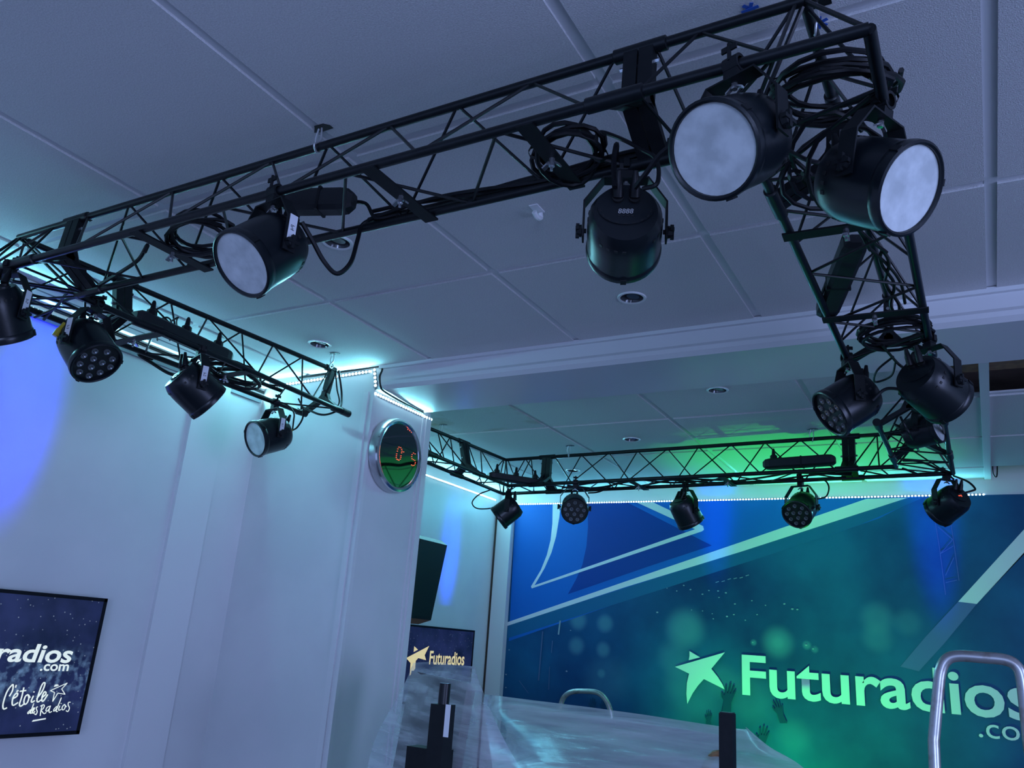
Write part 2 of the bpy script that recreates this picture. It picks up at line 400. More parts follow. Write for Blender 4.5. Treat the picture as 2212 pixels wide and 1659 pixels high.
for x in GXR[1:-1]:
    z = ZC + .010
    MB().box((x, (YBM + YB) / 2, z), (GB, YB - YBM, .008)).build('grid_bar', 'grid_bar', ceil)
for ys, xs in ((YF[1:-1], (XLF, 2.5)), (YR[1:-1], (XLR, 2.5))):
    for y in ys:
        MB().box((sum(xs) / 2, y, ZC + .0105), (xs[1] - xs[0], GB, .007)).build('grid_bar', 'grid_bar', ceil)
# the wider white runner that stays beside the missing tiles
MB().box((.062, (YBM + YB) / 2, ZC + .002), (.030, YB - YBM, .022)).build('grid_bar', 'grid_bar', ceil)
# services seen in the opening left by the missing tiles
dz = MB(); dz.box((.40, 3.16, ZC + .09), (.9, .10, .08)); tag(dz.build('ceiling_joist', 'wood'), 'brown timber joist above the gap of the missing ceiling tiles', 'joist')
tag(MB().tube(spline([(-.05, 3.28, ZC + .12), (.2, 3.2, ZC + .08), (.5, 2.95, ZC + .10), (.8, 2.8, ZC + .12)]), .006, 6).build('ceiling_cable', 'rubber', smooth=True), 'dark cable crossing the void above the missing ceiling tiles', 'cable')
tag(MB().tube(spline([(.09, 4.6, ZC + .05), (.085, 4.63, ZC - .02), (.10, 4.66, ZC - .03), (.11, 4.68, ZC + .05)]), .003, 6).build('ceiling_wire', 'rubber', smooth=True), 'thin wire loop hanging out of the ceiling gap by the back wall', 'wire')

# recessed downlights
DL = ['beside the white ceiling beam above the room centre', 'near the pillar clock and corner light strip', 'above the long front truss', 'just behind the ceiling beam', 'above the back truss, over the mural star', 'in the corner above the back truss joint']
def downlight(x, y, lab):
    t = empty('downlight', (x, y, ZC), 'round recessed ceiling downlight ' + lab, 'downlight', 'recessed ceiling downlights')
    MB().lathe((x, y, ZC - .004), (0, 0, 1), [(0.006, .034), (.001, .034), (0, .041), (.004, .043), (.006, .043)], 32, caps=False).build('trim_ring', 'white_paint', t, True)
    MB().lathe((x, y, ZC - .002), (0, 0, 1), [(0, .0335), (.03, .024), (.05, .02)], 28, caps=False).build('reflector', 'lamp_glass', t, True)
    MB().lathe((x + .004, y, ZC + .006), (0.12, 0, 1), [(-.004, .0), (-.004, .019), (.004, .021), (.02, .021)], 24, caps=False).build('bulb', 'lamp_glass', t, True)
for (x, y) in LC:
    k = min(range(6), key=lambda i: (LIGHTS[i][0] - x) ** 2 + (LIGHTS[i][1] - y) ** 2); downlight(x, y, DL[k])
# sticky hook and scraps of blue tape on the ceiling
hk = empty('ceiling_hook', W(-.855, 1.518, 1.0), 'small white plastic adhesive hook stuck on the ceiling', 'hook')
c = W(-.855, 1.518, 1.0)
MB().box(c + V((0, 0, -.0015)), (.022, .04, .003)).build('base_plate', 'plastic_white', hk)
MB().tube(spline([c + V((0, .018, -.003)), c + V((0, .022, -.014)), c + V((0, .006, -.022)), c + V((0, -.012, -.016))]), .006, 8).build('hook_arm', 'plastic_white', hk, True)
for (x, y, l) in ((-.246, 1.088, 'star-shaped scrap of blue tape on the ceiling tile beside the truss corner'), (-.153, 1.164, 'folded scrap of blue tape on the ceiling bar beside the truss corner')):
    b = MB(); p = W(x, y, .9985)
    for k in range(3):
        a = k * 1.05 + x * 9; b.box(p + V((0, 0, -.0006 * k)), (.028, .006, .0008), (V((math.cos(a), math.sin(a), 0)), V((-math.sin(a), math.cos(a), 0)), V((0, 0, 1))))
    tag(b.build('tape_scrap', 'blue_tape'), l, 'tape')

# ================================================================== TRUSS
ZA, ZB = .955, .79
RC, RB, RS = .0088, .0031, .0125
def lerp(a, b, t): return a + (b - a) * t
def chord_pts(A, N, Fp): return {'A': A, 'N': N, 'F': Fp}
def zigzag(root, a, b, n, start_on_a, t0=0.03, t1=.97):
    """lacing rods between chord a=(p,q) and chord b"""
    pts = []
    for k in range(n + 1):
        t = lerp(t0, t1, k / n); ch = a if (k % 2 == 0) == start_on_a else b; pts.append(lerp(ch[0], ch[1], t))
    for p, q in zip(pts, pts[1:]): rod('brace', p, q, RB, 'rod_metal', root, 6)
def end_frame(root, A, N, Fp, ax, s):
    """triangular end frame of flat bars plus sleeves; s = side the section lies on (+1/-1 along ax)"""
    ax = V(ax).normalized(); o = ax * (.0135 * s)
    md = (N + Fp) / 2; C = md + (A - md) * .34
    for p, q in ((A, C), (N, C), (Fp, C)):
        MB().bar(lerp(p, q, .04) + o, lerp(p, q, 1.0 + .008 / (q - p).length) + o, ax, .024, .022 if p is A else .014).build('end_bar', 'black_paint', root)
    MB().prism([lerp(A, C, .72) + o - ax * .008 + (N - Fp).normalized() * .022 * 0, lerp(N, C, .55) + o - ax * .008, lerp(N, C, .98) + o - ax * .008, lerp(Fp, C, .98) + o - ax * .008, lerp(Fp, C, .55) + o - ax * .008], ax * .016).build('gusset', 'black_paint', root)
    for p in (A, N, Fp):
        MB().lathe(p, ax * s, [(0, RS), (.045, RS), (.047, RC)], 14).build('sleeve', 'black_metal', root, True)
    for t_ in (.3, .8):
        MB().cyl(lerp(A, C, t_), lerp(A, C, t_) + ax * (.034 * s), .0045, 6).build('bolt', 'zinc', root)
def section(name, label, A, N, Fp, n, ph, ends=(1, 1), group=None, caps=False):
    """A, N, Fp: (start, end) of apex, near-bottom and far-bottom chord"""
    root = empty(name, A[0], label, 'truss', group)
    for ch in (A, N, Fp): rod('chord', ch[0], ch[1], RC, 'black_metal', root, 14)
    zigzag(root, A, N, n, ph); zigzag(root, A, Fp, n, not ph); zigzag(root, N, Fp, n, ph)
    ax = (A[1] - A[0]).normalized()
    if ends[0]: end_frame(root, A[0], N[0], Fp[0], ax, 1)
    if ends[1]: end_frame(root, A[1], N[1], Fp[1], ax, -1)
    return root
def strap(root, p, q, wd, wing=True, w=.03):
    dn = V((0, 0, -.0105)); p, q = V(p) + dn, V(q) + dn; d = (q - p).normalized(); p -= d * .012; q += d * .012
    MB().bar(p, q, wd, w, .0035).build('mounting_strap', 'black_paint', root)
    if wing:
        c = (p + q) / 2; b = MB(); b.cyl(c + V((0, 0, -.001)), c + V((0, 0, -.016)), .0055, 8); b.cyl(c + V((0, 0, .002)), c + V((0, 0, -.024)), .0028, 6)
        e = V(wd).normalized()
        for s in (-1, 1): b.bar(c + e * (.004 * s) + V((0, 0, -.008)), c + e * (.016 * s) + V((0, 0, -.018)), d, .009, .003)
        b.build('wing_nut', 'zinc', root)
# joint stations
XFR, XFL = -.419, -1.935
yA, yN, yF = 1.058, .958, 1.136
front = section('truss_section', 'long black triangular truss with a can lamp showing a digit display', (W(XFL, yA, ZA), W(XFR, yA, ZA)), (W(XFL, yN, ZB), W(XFR, yN, ZB)), (W(XFL, yF, ZB), W(XFR, yF, ZB)), 9, True, group='truss sections under the ceiling')
for x in (-.567, -.880, -1.508): strap(front, W(x, yN, ZB), W(x, yF, ZB), (1, 0, 0))
xA, xO, xI = -.158, -.066, -.266
YR1, YR2 = 1.345, 2.25
right = section('truss_section', 'black triangular truss running from the corner cable coil to the beam', (W(xA, YR1, ZA), W(xA, YR2, ZA)), (W(xO, YR1, ZB), W(xO, YR2, ZB)), (W(xI, YR1, ZB), W(xI, YR2, ZB)), 6, False, group='truss sections under the ceiling')
for y in (1.461, 1.90): strap(right, W(xI, y, ZB), W(xO, y + .01, ZB), (0, 1, 0))
def corner(label, A, N, Fp, nb, group='truss corners'):
    """A/N/Fp = (joint1, corner, joint2); welded corner block"""
    root = empty('truss_corner', A[1], label, 'truss', group)
    for ch in (A, N, Fp):
        MB().tube([ch[0], lerp(ch[0], ch[1], .999), ch[1]], RC, 14).build('chord', 'black_metal', root, True)
        MB().tube([ch[1], lerp(ch[1], ch[2], .001), ch[2]], RC, 14).build('chord', 'black_metal', root, True)
    a1, n1, f1 = ((c_[0], c_[1]) for c_ in (A, N, Fp)); a2, n2, f2 = ((c_[1], c_[2]) for c_ in (A, N, Fp))
    zigzag(root, a1, n1, nb, False, .1, .95); zigzag(root, a1, f1, nb - 1, True, .1, .95); zigzag(root, n1, f1, nb, True, .1, .95)
    zigzag(root, a2, n2, nb, True, .05, .9); zigzag(root, a2, f2, nb - 1, False, .05, .9); zigzag(root, n2, f2, nb, False, .05, .9)
    rod('brace', A[1], N[1], RB * 1.3, 'rod_metal', root, 6); rod('brace', A[1], Fp[1], RB * 1.3, 'rod_metal', root, 6)
    ax1 = (A[1] - A[0]).normalized(); ax2 = (A[1] - A[2]).normalized()
    end_frame(root, A[0], N[0], Fp[0], ax1, 1); end_frame(root, A[2], N[2], Fp[2], ax2, 1)
    return root
cFR = corner('black truss corner block above the two white-faced can lamps', (W(XFR, yA, ZA), W(xA, yA, ZA), W(xA, YR1, ZA)), (W(XFR, yN, ZB), W(xO, yN, ZB), W(xO, YR1, ZB)), (W(XFR, yF, ZB), W(xI, yF, ZB), W(xI, YR1, ZB)), 3)
# left front: inner / outer chords
lA0, lO0, lI0 = -2.190, -2.262, -1.995
YL1, YL2 = 1.36, 2.24
def lxA(y): return lerp(-2.19, -2.10, (y - 1.06) / 1.18)
def lxI(y): return lerp(-1.995, -2.040, (y - 1.13) / 1.12)
def lxO(y): return lerp(-2.235, -2.215, (y - .96) / 1.29)
left = section('truss_section', 'black triangular truss along the left wall ending at the pillar', (W(lxA(YL1), YL1, ZA), W(lxA(YL2), YL2, ZA)), (W(lxI(YL1), YL1, ZB), W(lxI(YL2), YL2, ZB)), (W(lxO(YL1), YL1, ZB), W(lxO(YL2), YL2, ZB)), 6, True, group='truss sections under the ceiling')
for y in (1.40, 1.75): strap(left, W(lxI(y), y, ZB), W(lxO(y), y + .01, ZB), (0, 1, 0))
for f_ in (lxI,): MB().cyl(W(f_(YL2), YL2, ZB), W(f_(YL2 + .045), YL2 + .045, ZB), .0135, 14).build('end_cap', 'black_metal', left, True)
cFL = corner('black truss corner block in front of the left wall light strip', (W(XFL, yA, ZA), W(-2.19, yA, ZA), W(lxA(YL1), YL1, ZA)), (W(XFL, yN, ZB), W(-2.235, yN, ZB), W(lxO(YL1), YL1, ZB)), (W(XFL, yF, ZB), W(-1.995, yF, ZB), W(lxI(YL1), YL1, ZB)), 3)
# rear run
def byN(x): return lerp(3.652, 3.548, (x + 2.03) / 1.76)
def byF(x): return lerp(3.862, 3.712, (x + 2.26) / 2.19)
def byA(x): return lerp(3.762, 3.650, (x + 2.20) / 2.04)
XB1, XB2 = -1.945, -.455
back = section('truss_section', 'black triangular truss spanning in front of the blue mural', (W(XB1, byA(XB1), ZA), W(XB2, byA(XB2), ZA)), (W(XB1, byN(XB1), ZB), W(XB2, byN(XB2), ZB)), (W(XB1, byF(XB1), ZB), W(XB2, byF(XB2), ZB)), 9, True, group='truss sections under the ceiling')
for x in (-1.42, -.98): strap(back, W(x, byN(x), ZB), W(x, byF(x), ZB), (1, 0, 0))
xbI = -.262
rearR = section('truss_section', 'short black truss piece starting just behind the ceiling beam', (W(xA, 2.885, ZA), W(xA, 3.385, ZA)), (W(-.068, 2.885, ZB), W(-.071, 3.385, ZB)), (W(-.265, 2.885, ZB), W(-.265, 3.385, ZB)), 4, True, group='truss sections under the ceiling')
for p in (W(-.068, 2.885, ZB), W(-.265, 2.885, ZB)): MB().cyl(p + V((0, -.022, 0)), p, .0135, 14).build('end_cap', 'black_metal', rearR, True)
cBR = corner('black truss corner block at the right end above the red display lamp', (W(xA, 3.385, ZA), W(xA, byA(xA), ZA), W(XB2, byA(XB2), ZA)), (W(-.265, 3.385, ZB), W(-.268, byN(-.268), ZB), W(XB2, byN(XB2), ZB)), (W(-.071, 3.385, ZB), W(-.072, byF(-.072), ZB), W(XB2, byF(XB2), ZB)), 3)
YQ = 3.36
rearL = section('truss_section', 'short black truss piece coming out from behind the pillar clock', (W(-2.245, 2.93, ZA), W(-2.222, YQ, ZA)), (W(-2.110, 2.93, ZB), W(-2.115, YQ, ZB)), (W(-2.225, 2.93, ZB), W(-2.245, YQ, ZB)), 4, True, group='truss sections under the ceiling')
MB().cyl(W(-2.110, 2.90, ZB), W(-2.110, 2.94, ZB), .0135, 14).build('end_cap', 'black_metal', rearL, True)
cBL = corner('black truss corner block in the far left corner of the room', (W(-2.222, YQ, ZA), W(-2.205, byA(-2.205), ZA), W(XB1, byA(XB1), ZA)), (W(-2.115, YQ, ZB), W(-2.117, byN(-2.117), ZB), W(XB1, byN(XB1), ZB)), (W(-2.245, YQ, ZB), W(-2.265, byF(-2.265), ZB), W(XB1, byF(XB1), ZB)), 3)

# safety wires to the ceiling
def hanger(x, y, zt, lab):
    t = empty('safety_wire', W(x, y, 1.0), lab, 'wire rope', 'steel wires holding the truss')
    top = W(x, y, 1.0); b = W(x, y, zt)
    MB().prism([top + V((.022 * math.cos(a) * (1 + .35 * math.sin(3 * a)), .015 * math.sin(a) * (1 + .3 * math.cos(2 * a)), 0)) for a in [2 * PI * k / 9 for k in range(9)]], V((0, 0, -.0012))).build('ceiling_hole', 'lamp_dark', t)
    MB().tube(spline([top, W(x + .002, y, zt + .014), W(x, y - .013, zt - .004), W(x - .004, y, zt - .0135), W(x - .008, y + .013, zt), W(x - .016, y + .004, zt + .018), top + V((-.008, 0, 0))]), .0022, 6).build('wire_loop', 'wire_rope', t, True)
hanger(-1.121, 1.055, ZA, 'steel wire loop from ceiling hole to the long front truss')
hanger(-.150, 1.12, ZA, 'steel wire loop beside the blue tape at the truss corner')
hanger(-2.06, 2.18, ZA, 'steel wire tying the left truss end near the pillar')
hanger(-2.235, 3.18, ZA, 'steel wire loop holding the truss behind the pillar clock')
hanger(-1.80, byA(-1.8) - .03, ZA, 'thin white wire loop near the back truss joint above the twelve-led lamp')
hanger(-.60, byA(-.6), ZA, 'thin white wire on the back truss in the green light')

# ================================================================== CAN LAMPS
LM = {}
def lamp_meshes():
    b = MB(); b.lathe((0, 0, 0), (0, 0, 1), [(.058, .0555), (.058, .0595), (.064, .0595), (.066, .0625), (.064, .0660), (.056, .0665), (.048, .0655), (.046, .064), (.0, .0635), (-.02, .0630), (-.044, .0605), (-.056, .0545), (-.0605, .052), (-.0605, .00002)], 40, caps=False)
    LM['housing'] = b.mesh('housing', 'lamp_body', True)
    b = MB(); b.lathe((0, 0, 0), (0, 0, 1), [(.0575, .00002), (.0585, .030), (.060, .0592)], 40, caps=False); LM['lens'] = b.mesh('lens', 'frosted', True)
    b = MB(); b.lathe((0, 0, 0), (0, 0, 1), [(.0575, .00002), (.0575, .0592)], 40, caps=False); LM['plate'] = b.mesh('led_plate', 'lamp_dark', True)
    # one led cup
    b = MB(); b.lathe((0, 0, 0), (0, 0, 1), [(.0, .0085), (.004, .0085), (.004, .0062), (-.001, .003), (.002, .0022), (.002, .0002)], 16, caps=False); LM['cup'] = b.mesh('led_lens', 'led_cup', True)
    # rear control panel, half-moon plate with buttons and vents
    b = MB(); pts = []
    for k in range(17):
        a = PI + PI * k / 16; pts.append(V((.046 * math.cos(a), .008 + .034 * math.sin(a) * .95, -.0605)))
    b.prism(pts, (0, 0, -.003)); LM['panel'] = b.mesh('control_panel', 'lamp_body')
    b = MB()
    for k in range(9):
        a = PI + PI * (k + .5) / 9; b.box((.0415 * math.cos(a), .006 + .029 * math.sin(a), -.0638), (.0055, .0022, .0008), (V((-math.sin(a), math.cos(a), 0)), V((math.cos(a), math.sin(a), 0)), V((0, 0, 1))))
    for k in range(4): b.box((-.011 + .0072 * k, -.0085, -.0638), (.0032, .0026, .0012))
    LM['vents'] = b.mesh('vent_slots', 'lamp_dark')
    b = MB()
    for s in (-1, 1): b.cyl((.0135 * s, .026, -.060), (.0135 * s, .026, -.066), .0095, 16)
    LM['sockets'] = b.mesh('sockets', 'lamp_dark', True)
    b = MB()
    for s in (-1, 1): b.lathe((.0135 * s, .026, -.066), V((0, .75, -.66)), [(0, .009), (.022, .008), (.026, .0065), (.042, .004)], 12)
    LM['plugs'] = b.mesh('plug', 'rubber', True)
    # ventilation slots round the barrel
    b = MB()
    for k in range(28):
        a = 2 * PI * k / 28
        if k % 7 < 4: b.box((.0606 * math.cos(a), .0606 * math.sin(a), -.036), (.006, .0035, .006), (V((-math.sin(a), math.cos(a), 0)), V((math.cos(a), math.sin(a), 0)), V((0, 0, 1))))
    LM['slots'] = b.mesh('barrel_slots', 'lamp_dark')
    for k in range(3):
        b = MB(); a = 2 * PI * k / 3 + .5; b.box((.0668 * math.cos(a), .0668 * math.sin(a), .057), (.010, .003, .014), (V((-math.sin(a), math.cos(a), 0)), V((math.cos(a), math.sin(a), 0)), V((0, 0, 1))))
        LM['clip%d' % k] = b.mesh('rim_clip', 'black_paint')
    # yoke: flat bent strap, own frame (x across, y up)
    path = [(-.0700, -.016), (-.0700, .052), (-.038, .0985), (.038, .0985), (.0700, .052), (.0700, -.016)]
    b = MB(); wv = .013; th = .0016
    def off(i, s):
        p = V((*path[i], 0)); d0 = (p - V((*path[i - 1], 0))).normalized() if i else None; d1 = (V((*path[i + 1], 0)) - p).normalized() if i < len(path) - 1 else None
        d = (d0 + d1).normalized() if d0 and d1 else (d0 or d1); return p + V((-d.y, d.x, 0)) * th * s
    i0 = len(b.v)
    for i in range(len(path)):
        for s, z in ((-1, -wv), (1, -wv), (1, wv), (-1, wv)): b.v.append(off(i, s) + V((0, 0, z)))
    for i in range(len(path) - 1):
        for k in range(4): b.f.append((4 * i + k, 4 * i + (k + 1) % 4, 4 * i + 4 + (k + 1) % 4, 4 * i + 4 + k))
    b.f += [(0, 1, 2, 3), tuple(4 * (len(path) - 1) + k for k in (3, 2, 1, 0))]
    LM['yoke'] = b.mesh('yoke', 'black_paint')
    b = MB(); b.lathe((.0645, 0, 0), (1, 0, 0), [(0, .004), (.008, .004), (.008, .011), (.016, .0095), (.017, .002)], 10); b.box((.0795, 0, 0), (.006, .026, .006)).box((.0795, 0, 0), (.006, .006, .026)); LM['knob'] = b.mesh('knob', 'black_paint')
    for nm, d in (('clamp_x', V((1, 0, 0))), ('clamp_z', V((0, 0, 1)))):
        b = MB(); e = V((0, 0, 1)) if nm == 'clamp_x' else V((1, 0, 0)); c = V((0, .125, 0))
        b.lathe(c - d * .012, d, [(0, .0095), (0, .0140), (.024, .0140), (.024, .0095)], 16, caps=False)
        b.box(V((0, .106, 0)), (.022, .014, .022)); b.cyl(V((0, .095, 0)), V((0, .108, 0)), .005, 8)
        b.cyl(c + e * .012 + V((0, .002, 0)), c + e * .012 + V((0, .030, 0)), .0030, 8); b.bar(c + e * .012 + V((0, .022, 0)) - d * .012, c + e * .012 + V((0, .022, 0)) + d * .012, V((0, 1, 0)), .009, .003)
        b.box(c - e * .013, (.010, .016, .010))
        LM[nm] = b.mesh('clamp', 'black_paint')
    b = MB(); b.cyl((0, .0965, 0), (0, .086, 0), .0045, 6)
    for s in (-1, 1): b.bar((.003 * s, .091, 0), (.013 * s, .084, 0), (0, 0, 1), .006, .0025)
    LM['wing'] = b.mesh('wing_nut', 'zinc')
    b = MB(); b.box((.0717, .030, 0), (.0006, .052, .017)); LM['sticker'] = b.mesh('sticker', 'sticker')
lamp_meshes()
CUPS = [(0, .039), (.030, .027), (-.030, .027), (.045, .004), (-.045, .004), (.015, .006), (-.015, .006), (0, -.018), (.034, -.022), (-.034, -.022), (.016, -.043), (-.016, -.043)]
LAMP = {}
def lamp(key, label, clamp, th, d2, face='frost', up=(0, 0, 1), cdir='x', sticker=None, ssign=1, display=None, size=1.0, light=None, plugs=True, aim=None, yoke_metal=None):
    """clamp: point on the chord. aim = angle th from the line to the camera, leaning towards image direction d2"""
    clamp = V(clamp); u0 = V(up).normalized(); c0 = clamp - u0 * .125 * size
    if aim is None:
        tc = (V((0, 0, CZ)) - c0).normalized(); dd = R_ * d2[0] + D_ * d2[1]; dd = (dd - tc * dd.dot(tc)).normalized()
        aim = tc * math.cos(math.radians(th)) + dd * math.sin(math.radians(th))
    aim = V(aim).normalized()
    x = aim.cross(V((0, 0, 1)))
    if x.length < .1: x = R_.copy()
    x.normalize(); y = aim.cross(x)
    if y.dot(u0) < 0: x = -x; y = -y
    u = (u0 - x * u0.dot(x)).normalized()
    c = clamp - u * .125 * size
    root = empty('can_lamp', c, label, 'stage light', 'black LED can lamps clamped to the truss')
    root.matrix_world = Matrix(((x.x * size, y.x * size, aim.x * size, c.x), (x.y * size, y.y * size, aim.y * size, c.y), (x.z * size, y.z * size, aim.z * size, c.z), (0, 0, 0, 1)))
    link('housing', LM['housing'], root)
    if face == 'frost': link('lens', LM['lens'], root)['label'] = 'frosted white lens'
    else:
        p = link('led_plate', LM['plate'], root)
        for (a, b) in CUPS: link('led_lens', LM['cup'], p, (a, b, .0575))
    pn = link('control_panel', LM['panel'], root); link('vent_slots', LM['vents'], pn)['kind'] = 'stuff'; link('socket', LM['sockets'], root); link('barrel_slots', LM['slots'], root)['kind'] = 'stuff'
    for k in range(3): link('rim_clip', LM['clip%d' % k], root)
    if plugs: link('plug', LM['plugs'], root)
    t = math.atan2(u.dot(aim), u.dot(y))
    yk = link('yoke', LM['yoke'], root); yk.rotation_euler = (t, 0, 0)
    kb = link('knob', LM['knob'], yk); kb = link('knob', LM['knob'], yk); kb.rotation_euler = (0, 0, PI)
    link('clamp', LM['clamp_x' if cdir == 'x' else 'clamp_z'], yk); link('wing_nut', LM['wing'], yk)
    if sticker:
        st = link('sticker', LM['sticker'], yk)
        if ssign < 0: st.rotation_euler = (0, PI, 0)
        me = text_mesh(sticker); 
        for v in me.vertices: v.co = V((.0722, .036 - v.co.x * .012, -.004 + v.co.y * .012))
        me.materials.clear(); me.materials.append(MT['ink']); link('sticker_text', me, yk).rotation_euler = st.rotation_euler
    if display:
        txt, m = display; me = text_mesh(txt, .0, .12)
        xs = [v.co.x for v in me.vertices]; w0 = (max(xs) + min(xs)) / 2
        for v in me.vertices: v.co = V((-(v.co.x - w0) * .0125, v.co.y * .0125 - .004, -.0639))
        me.materials.clear(); me.materials.append(MT[m]); link('digit_display', me, root)
    if light:
        colr, en, ang, bl = light[:4]
        ld = bpy.data.lights.new('can_lamp_beam', 'SPOT'); ld.energy = en; ld.color = colr; ld.spot_size = math.radians(ang); ld.spot_blend = bl; ld.shadow_soft_size = .03
        lo_ = bpy.data.objects.new('can_lamp_beam', ld); col.objects.link(lo_); lo_.parent = root; lo_.location = (0, 0, .08); lo_.rotation_euler = (PI, 0, 0)
    LAMP[key] = (c, x, y, aim)
    return root
def onc(x, y): return px(x, y, 2, ZB)
lamp('L5', 'white-faced can lamp on the front truss beside a coiled cable and a black power box', W(-1.112, yN, ZB), 50, (-.88, .47), sticker='P4', ssign=1)
lamp('L6', 'can lamp seen from behind with an unlit grey digit display', W(-.470, yF, ZB), 0, (0, 0), aim=(-.40, .92, -.04), face='led', display=('8888', 'seg_grey'), size=.98)
lamp('L7', 'can lamp with round grey frosted face below the front truss corner', W(-.240, yN, ZB), 27, (-.95, .30))
lamp('L8', 'can lamp whose bright frosted face looks towards the window', W(xO, 1.122, ZB), 51, (.97, .16), cdir='z', up=(.22, 0, 1))
lamp('L9', 'can lamp with dark led face under the inner rail by the beam', W(xI, 2.20, ZB), 62, (-.85, .52), face='led', cdir='z')
lamp('L10', 'can lamp seen from behind with a shiny yoke by the missing ceiling tiles', W(xO, 2.13, ZB), 128, (.75, .62), face='led', cdir='z', up=(.1, 0, 1))
lamp('L16', 'can lamp lying inside the short truss behind the ceiling beam', W(-.128, 3.02, .90), 72, (.96, -.28), cdir='z', up=(.1, -.1, 1), size=.86)
lamp('L4', 'small white-faced can lamp with yellow plug near the pillar', W(lxO(2.08), 2.08, ZB), 57, (-.95, .22), cdir='z', sticker='P1', ssign=1)
lamp('L3', 'can lamp seen from its back hanging among the left wall cables', W(lxI(1.56), 1.56, ZB), 97, (.72, .69), face='led', cdir='z', sticker='P2', ssign=-1)
lamp('L2', 'can lamp with a black twelve-led face before the left wall light strip', W(lxI(1.20), 1.20, ZB), 46, (.52, .85), face='led', cdir='z', sticker='P3', ssign=-1)
lamp('L1', 'can lamp cut by the picture edge over the blue wall glow', W(-1.985, yN, ZB), 100, (.25, .97), face='led', cdir='x', sticker='P5', ssign=-1)
lamp('L11', 'can lamp with a green pilot light in the far left corner', W(-2.135, 3.70, ZB), 88, (-.80, .6), cdir='x', size=1.0)
lamp('L12', 'can lamp showing a round twelve-led face left of centre on the back truss', W(-1.722, byN(-1.722), ZB), 14, (.1, 1), face='led', cdir='x')
lamp('L13', 'can lamp tipped down to the right before the mural stripe tip', W(-1.212, byF(-1.212), ZB), 106, (.45, .89), face='led', cdir='x')
lamp('L14', 'can lamp with twelve-led face below the black power box of the back truss', W(-.675, byF(-.675), ZB), 33, (-.6, .8), face='led', cdir='x')
lamp('L15', 'can lamp with glowing red digits under the right end of the back truss', W(-.098, byF(-.098), ZB), 122, (-.80, .6), face='led', cdir='x', display=('8V3', 'red_led'))
def prism_small(): pass
# pilot lights on two lamps
c, x, y, a = LAMP['L11']

# ================================================================== POWER BOXES, CABLES
def power_box(p, q, lab, wdir=(0, 0, 1), plugs=0, w=.05, h=.038, strap_=True):
    p, q = V(p), V(q); d = (q - p).normalized(); L = (q - p).length; x, y, z = frame(d, wdir)
    t = empty('power_box', p, lab, 'power strip', 'multi-socket power boxes strapped to the truss')
    pts = []
    for (a, b) in ((-.5, -.32), (-.32, -.5), (.32, -.5), (.5, -.32), (.5, .32), (.32, .5), (-.32, .5), (-.5, .32)): pts.append((a * w, b * h))
    b = MB(); rings = []
    for (s, k) in ((0, .55), (.012, .9), (.03, 1), (L - .03, 1), (L - .012, .92), (L, .6)):
        rings.append(len(b.v))
        for (u, v_) in pts: b.v.append(p + d * s + x * (u * k) + y * (v_ * k))
    n = 8
    for r0, r1 in zip(rings, rings[1:]):
        for k in range(n): b.f.append((r0 + k, r0 + (k + 1) % n, r1 + (k + 1) % n, r1 + k))
    b.f += [tuple(rings[0] + k for k in range(n)), tuple(rings[-1] + k for k in range(n))]
    b.build('body', 'speaker', t, False)
    if strap_: MB().box(p + d * (L * .55), (w * 1.03, h * 1.05, .006), (x, y, d)).build('cable_tie', 'rubber', t)
    for k in range(plugs):
        s0 = p + d * (L * (.15 + .7 * k / max(1, plugs - 1))) + x * (w * .5)
        MB().lathe(s0, x, [(0, .016), (.014, .015), (.02, .008), (.04, .006), (.046, .0035)], 10).build('plug', 'rubber', t, True)
    return t
power_box(W(-1.185, 1.045, .832), W(-1.030, 1.085, .822), 'black rounded power box inside the front truss beside the white-faced lamp')
power_box(px(1850, 515, 2, .83), px(1783, 678, 2, .80), 'long black power box slanting across the right hand truss', (1, .3, 0), w=.05, h=.035)
power_box(W(-2.03, 1.33, .815), W(-2.05, 1.70, .815), 'black power strip with three upright plugs on the left wall truss', (0, 0, 1), plugs=3, w=.04, h=.05, strap_=False)
power_box(W(-.80, 3.60, .832), W(-.50, 3.58, .836), 'black power box lying on the back truss above the right led lamp', (0, 0, 1), plugs=1, w=.045, h=.05)
power_box(W(-2.13, 3.47, .808), W(-1.95, 3.72, .808), 'black power strip with plugs in the far left truss corner', (0, 0, 1), plugs=3, w=.035, h=.05, strap_=False)
def cable(pts, lab, r=.0036, n=6, m='rubber', name='cable', g='black cables along the truss'):
    return tag(MB().tube(spline(pts, 8), r, n).build(name, m, smooth=True), lab, 'cable', g)
def coil(c, ax, rx, ry, xdir, turns, lab, r=.0042, jit=.010):
    X, Y, Z = frame(ax, xdir); c = V(c); pts = []
    ph = random.random() * 6
    for k in range(turns * 16):
        a = 2 * PI * k / 16; tn = k / 16
        j = jit * math.sin(tn * 2.3 + ph); j2 = jit * math.cos(tn * 3.1 + ph)
        pts.append(c + X * ((rx + j) * math.cos(a)) + Y * ((ry + j2) * math.sin(a)) + Z * (jit * 1.2 * math.sin(tn * 1.7 + ph) + .012 * math.sin(a + ph)))
    t = empty('cable_coil', c, lab, 'cable', 'coiled black cables on the truss')
    MB().tube(pts, r, 6).build('winding', 'rubber', t, True)
    for a in (.4, 3.6):
        q = c + X * (rx * math.cos(a)) + Y * (ry * math.sin(a)); MB().lathe(q - (X * -math.sin(a) + Y * math.cos(a)) * .004, X * -math.sin(a) + Y * math.cos(a), [(0, .013), (.008, .013)], 8, caps=False).build('cable_tie', 'rubber', t, True)
    return t
coil(W(-.552, 1.075, .80), (0, .1, 1), .055, .055, (1, 0, 0), 5, 'black cable coil tied to the front truss near the digit display lamp')
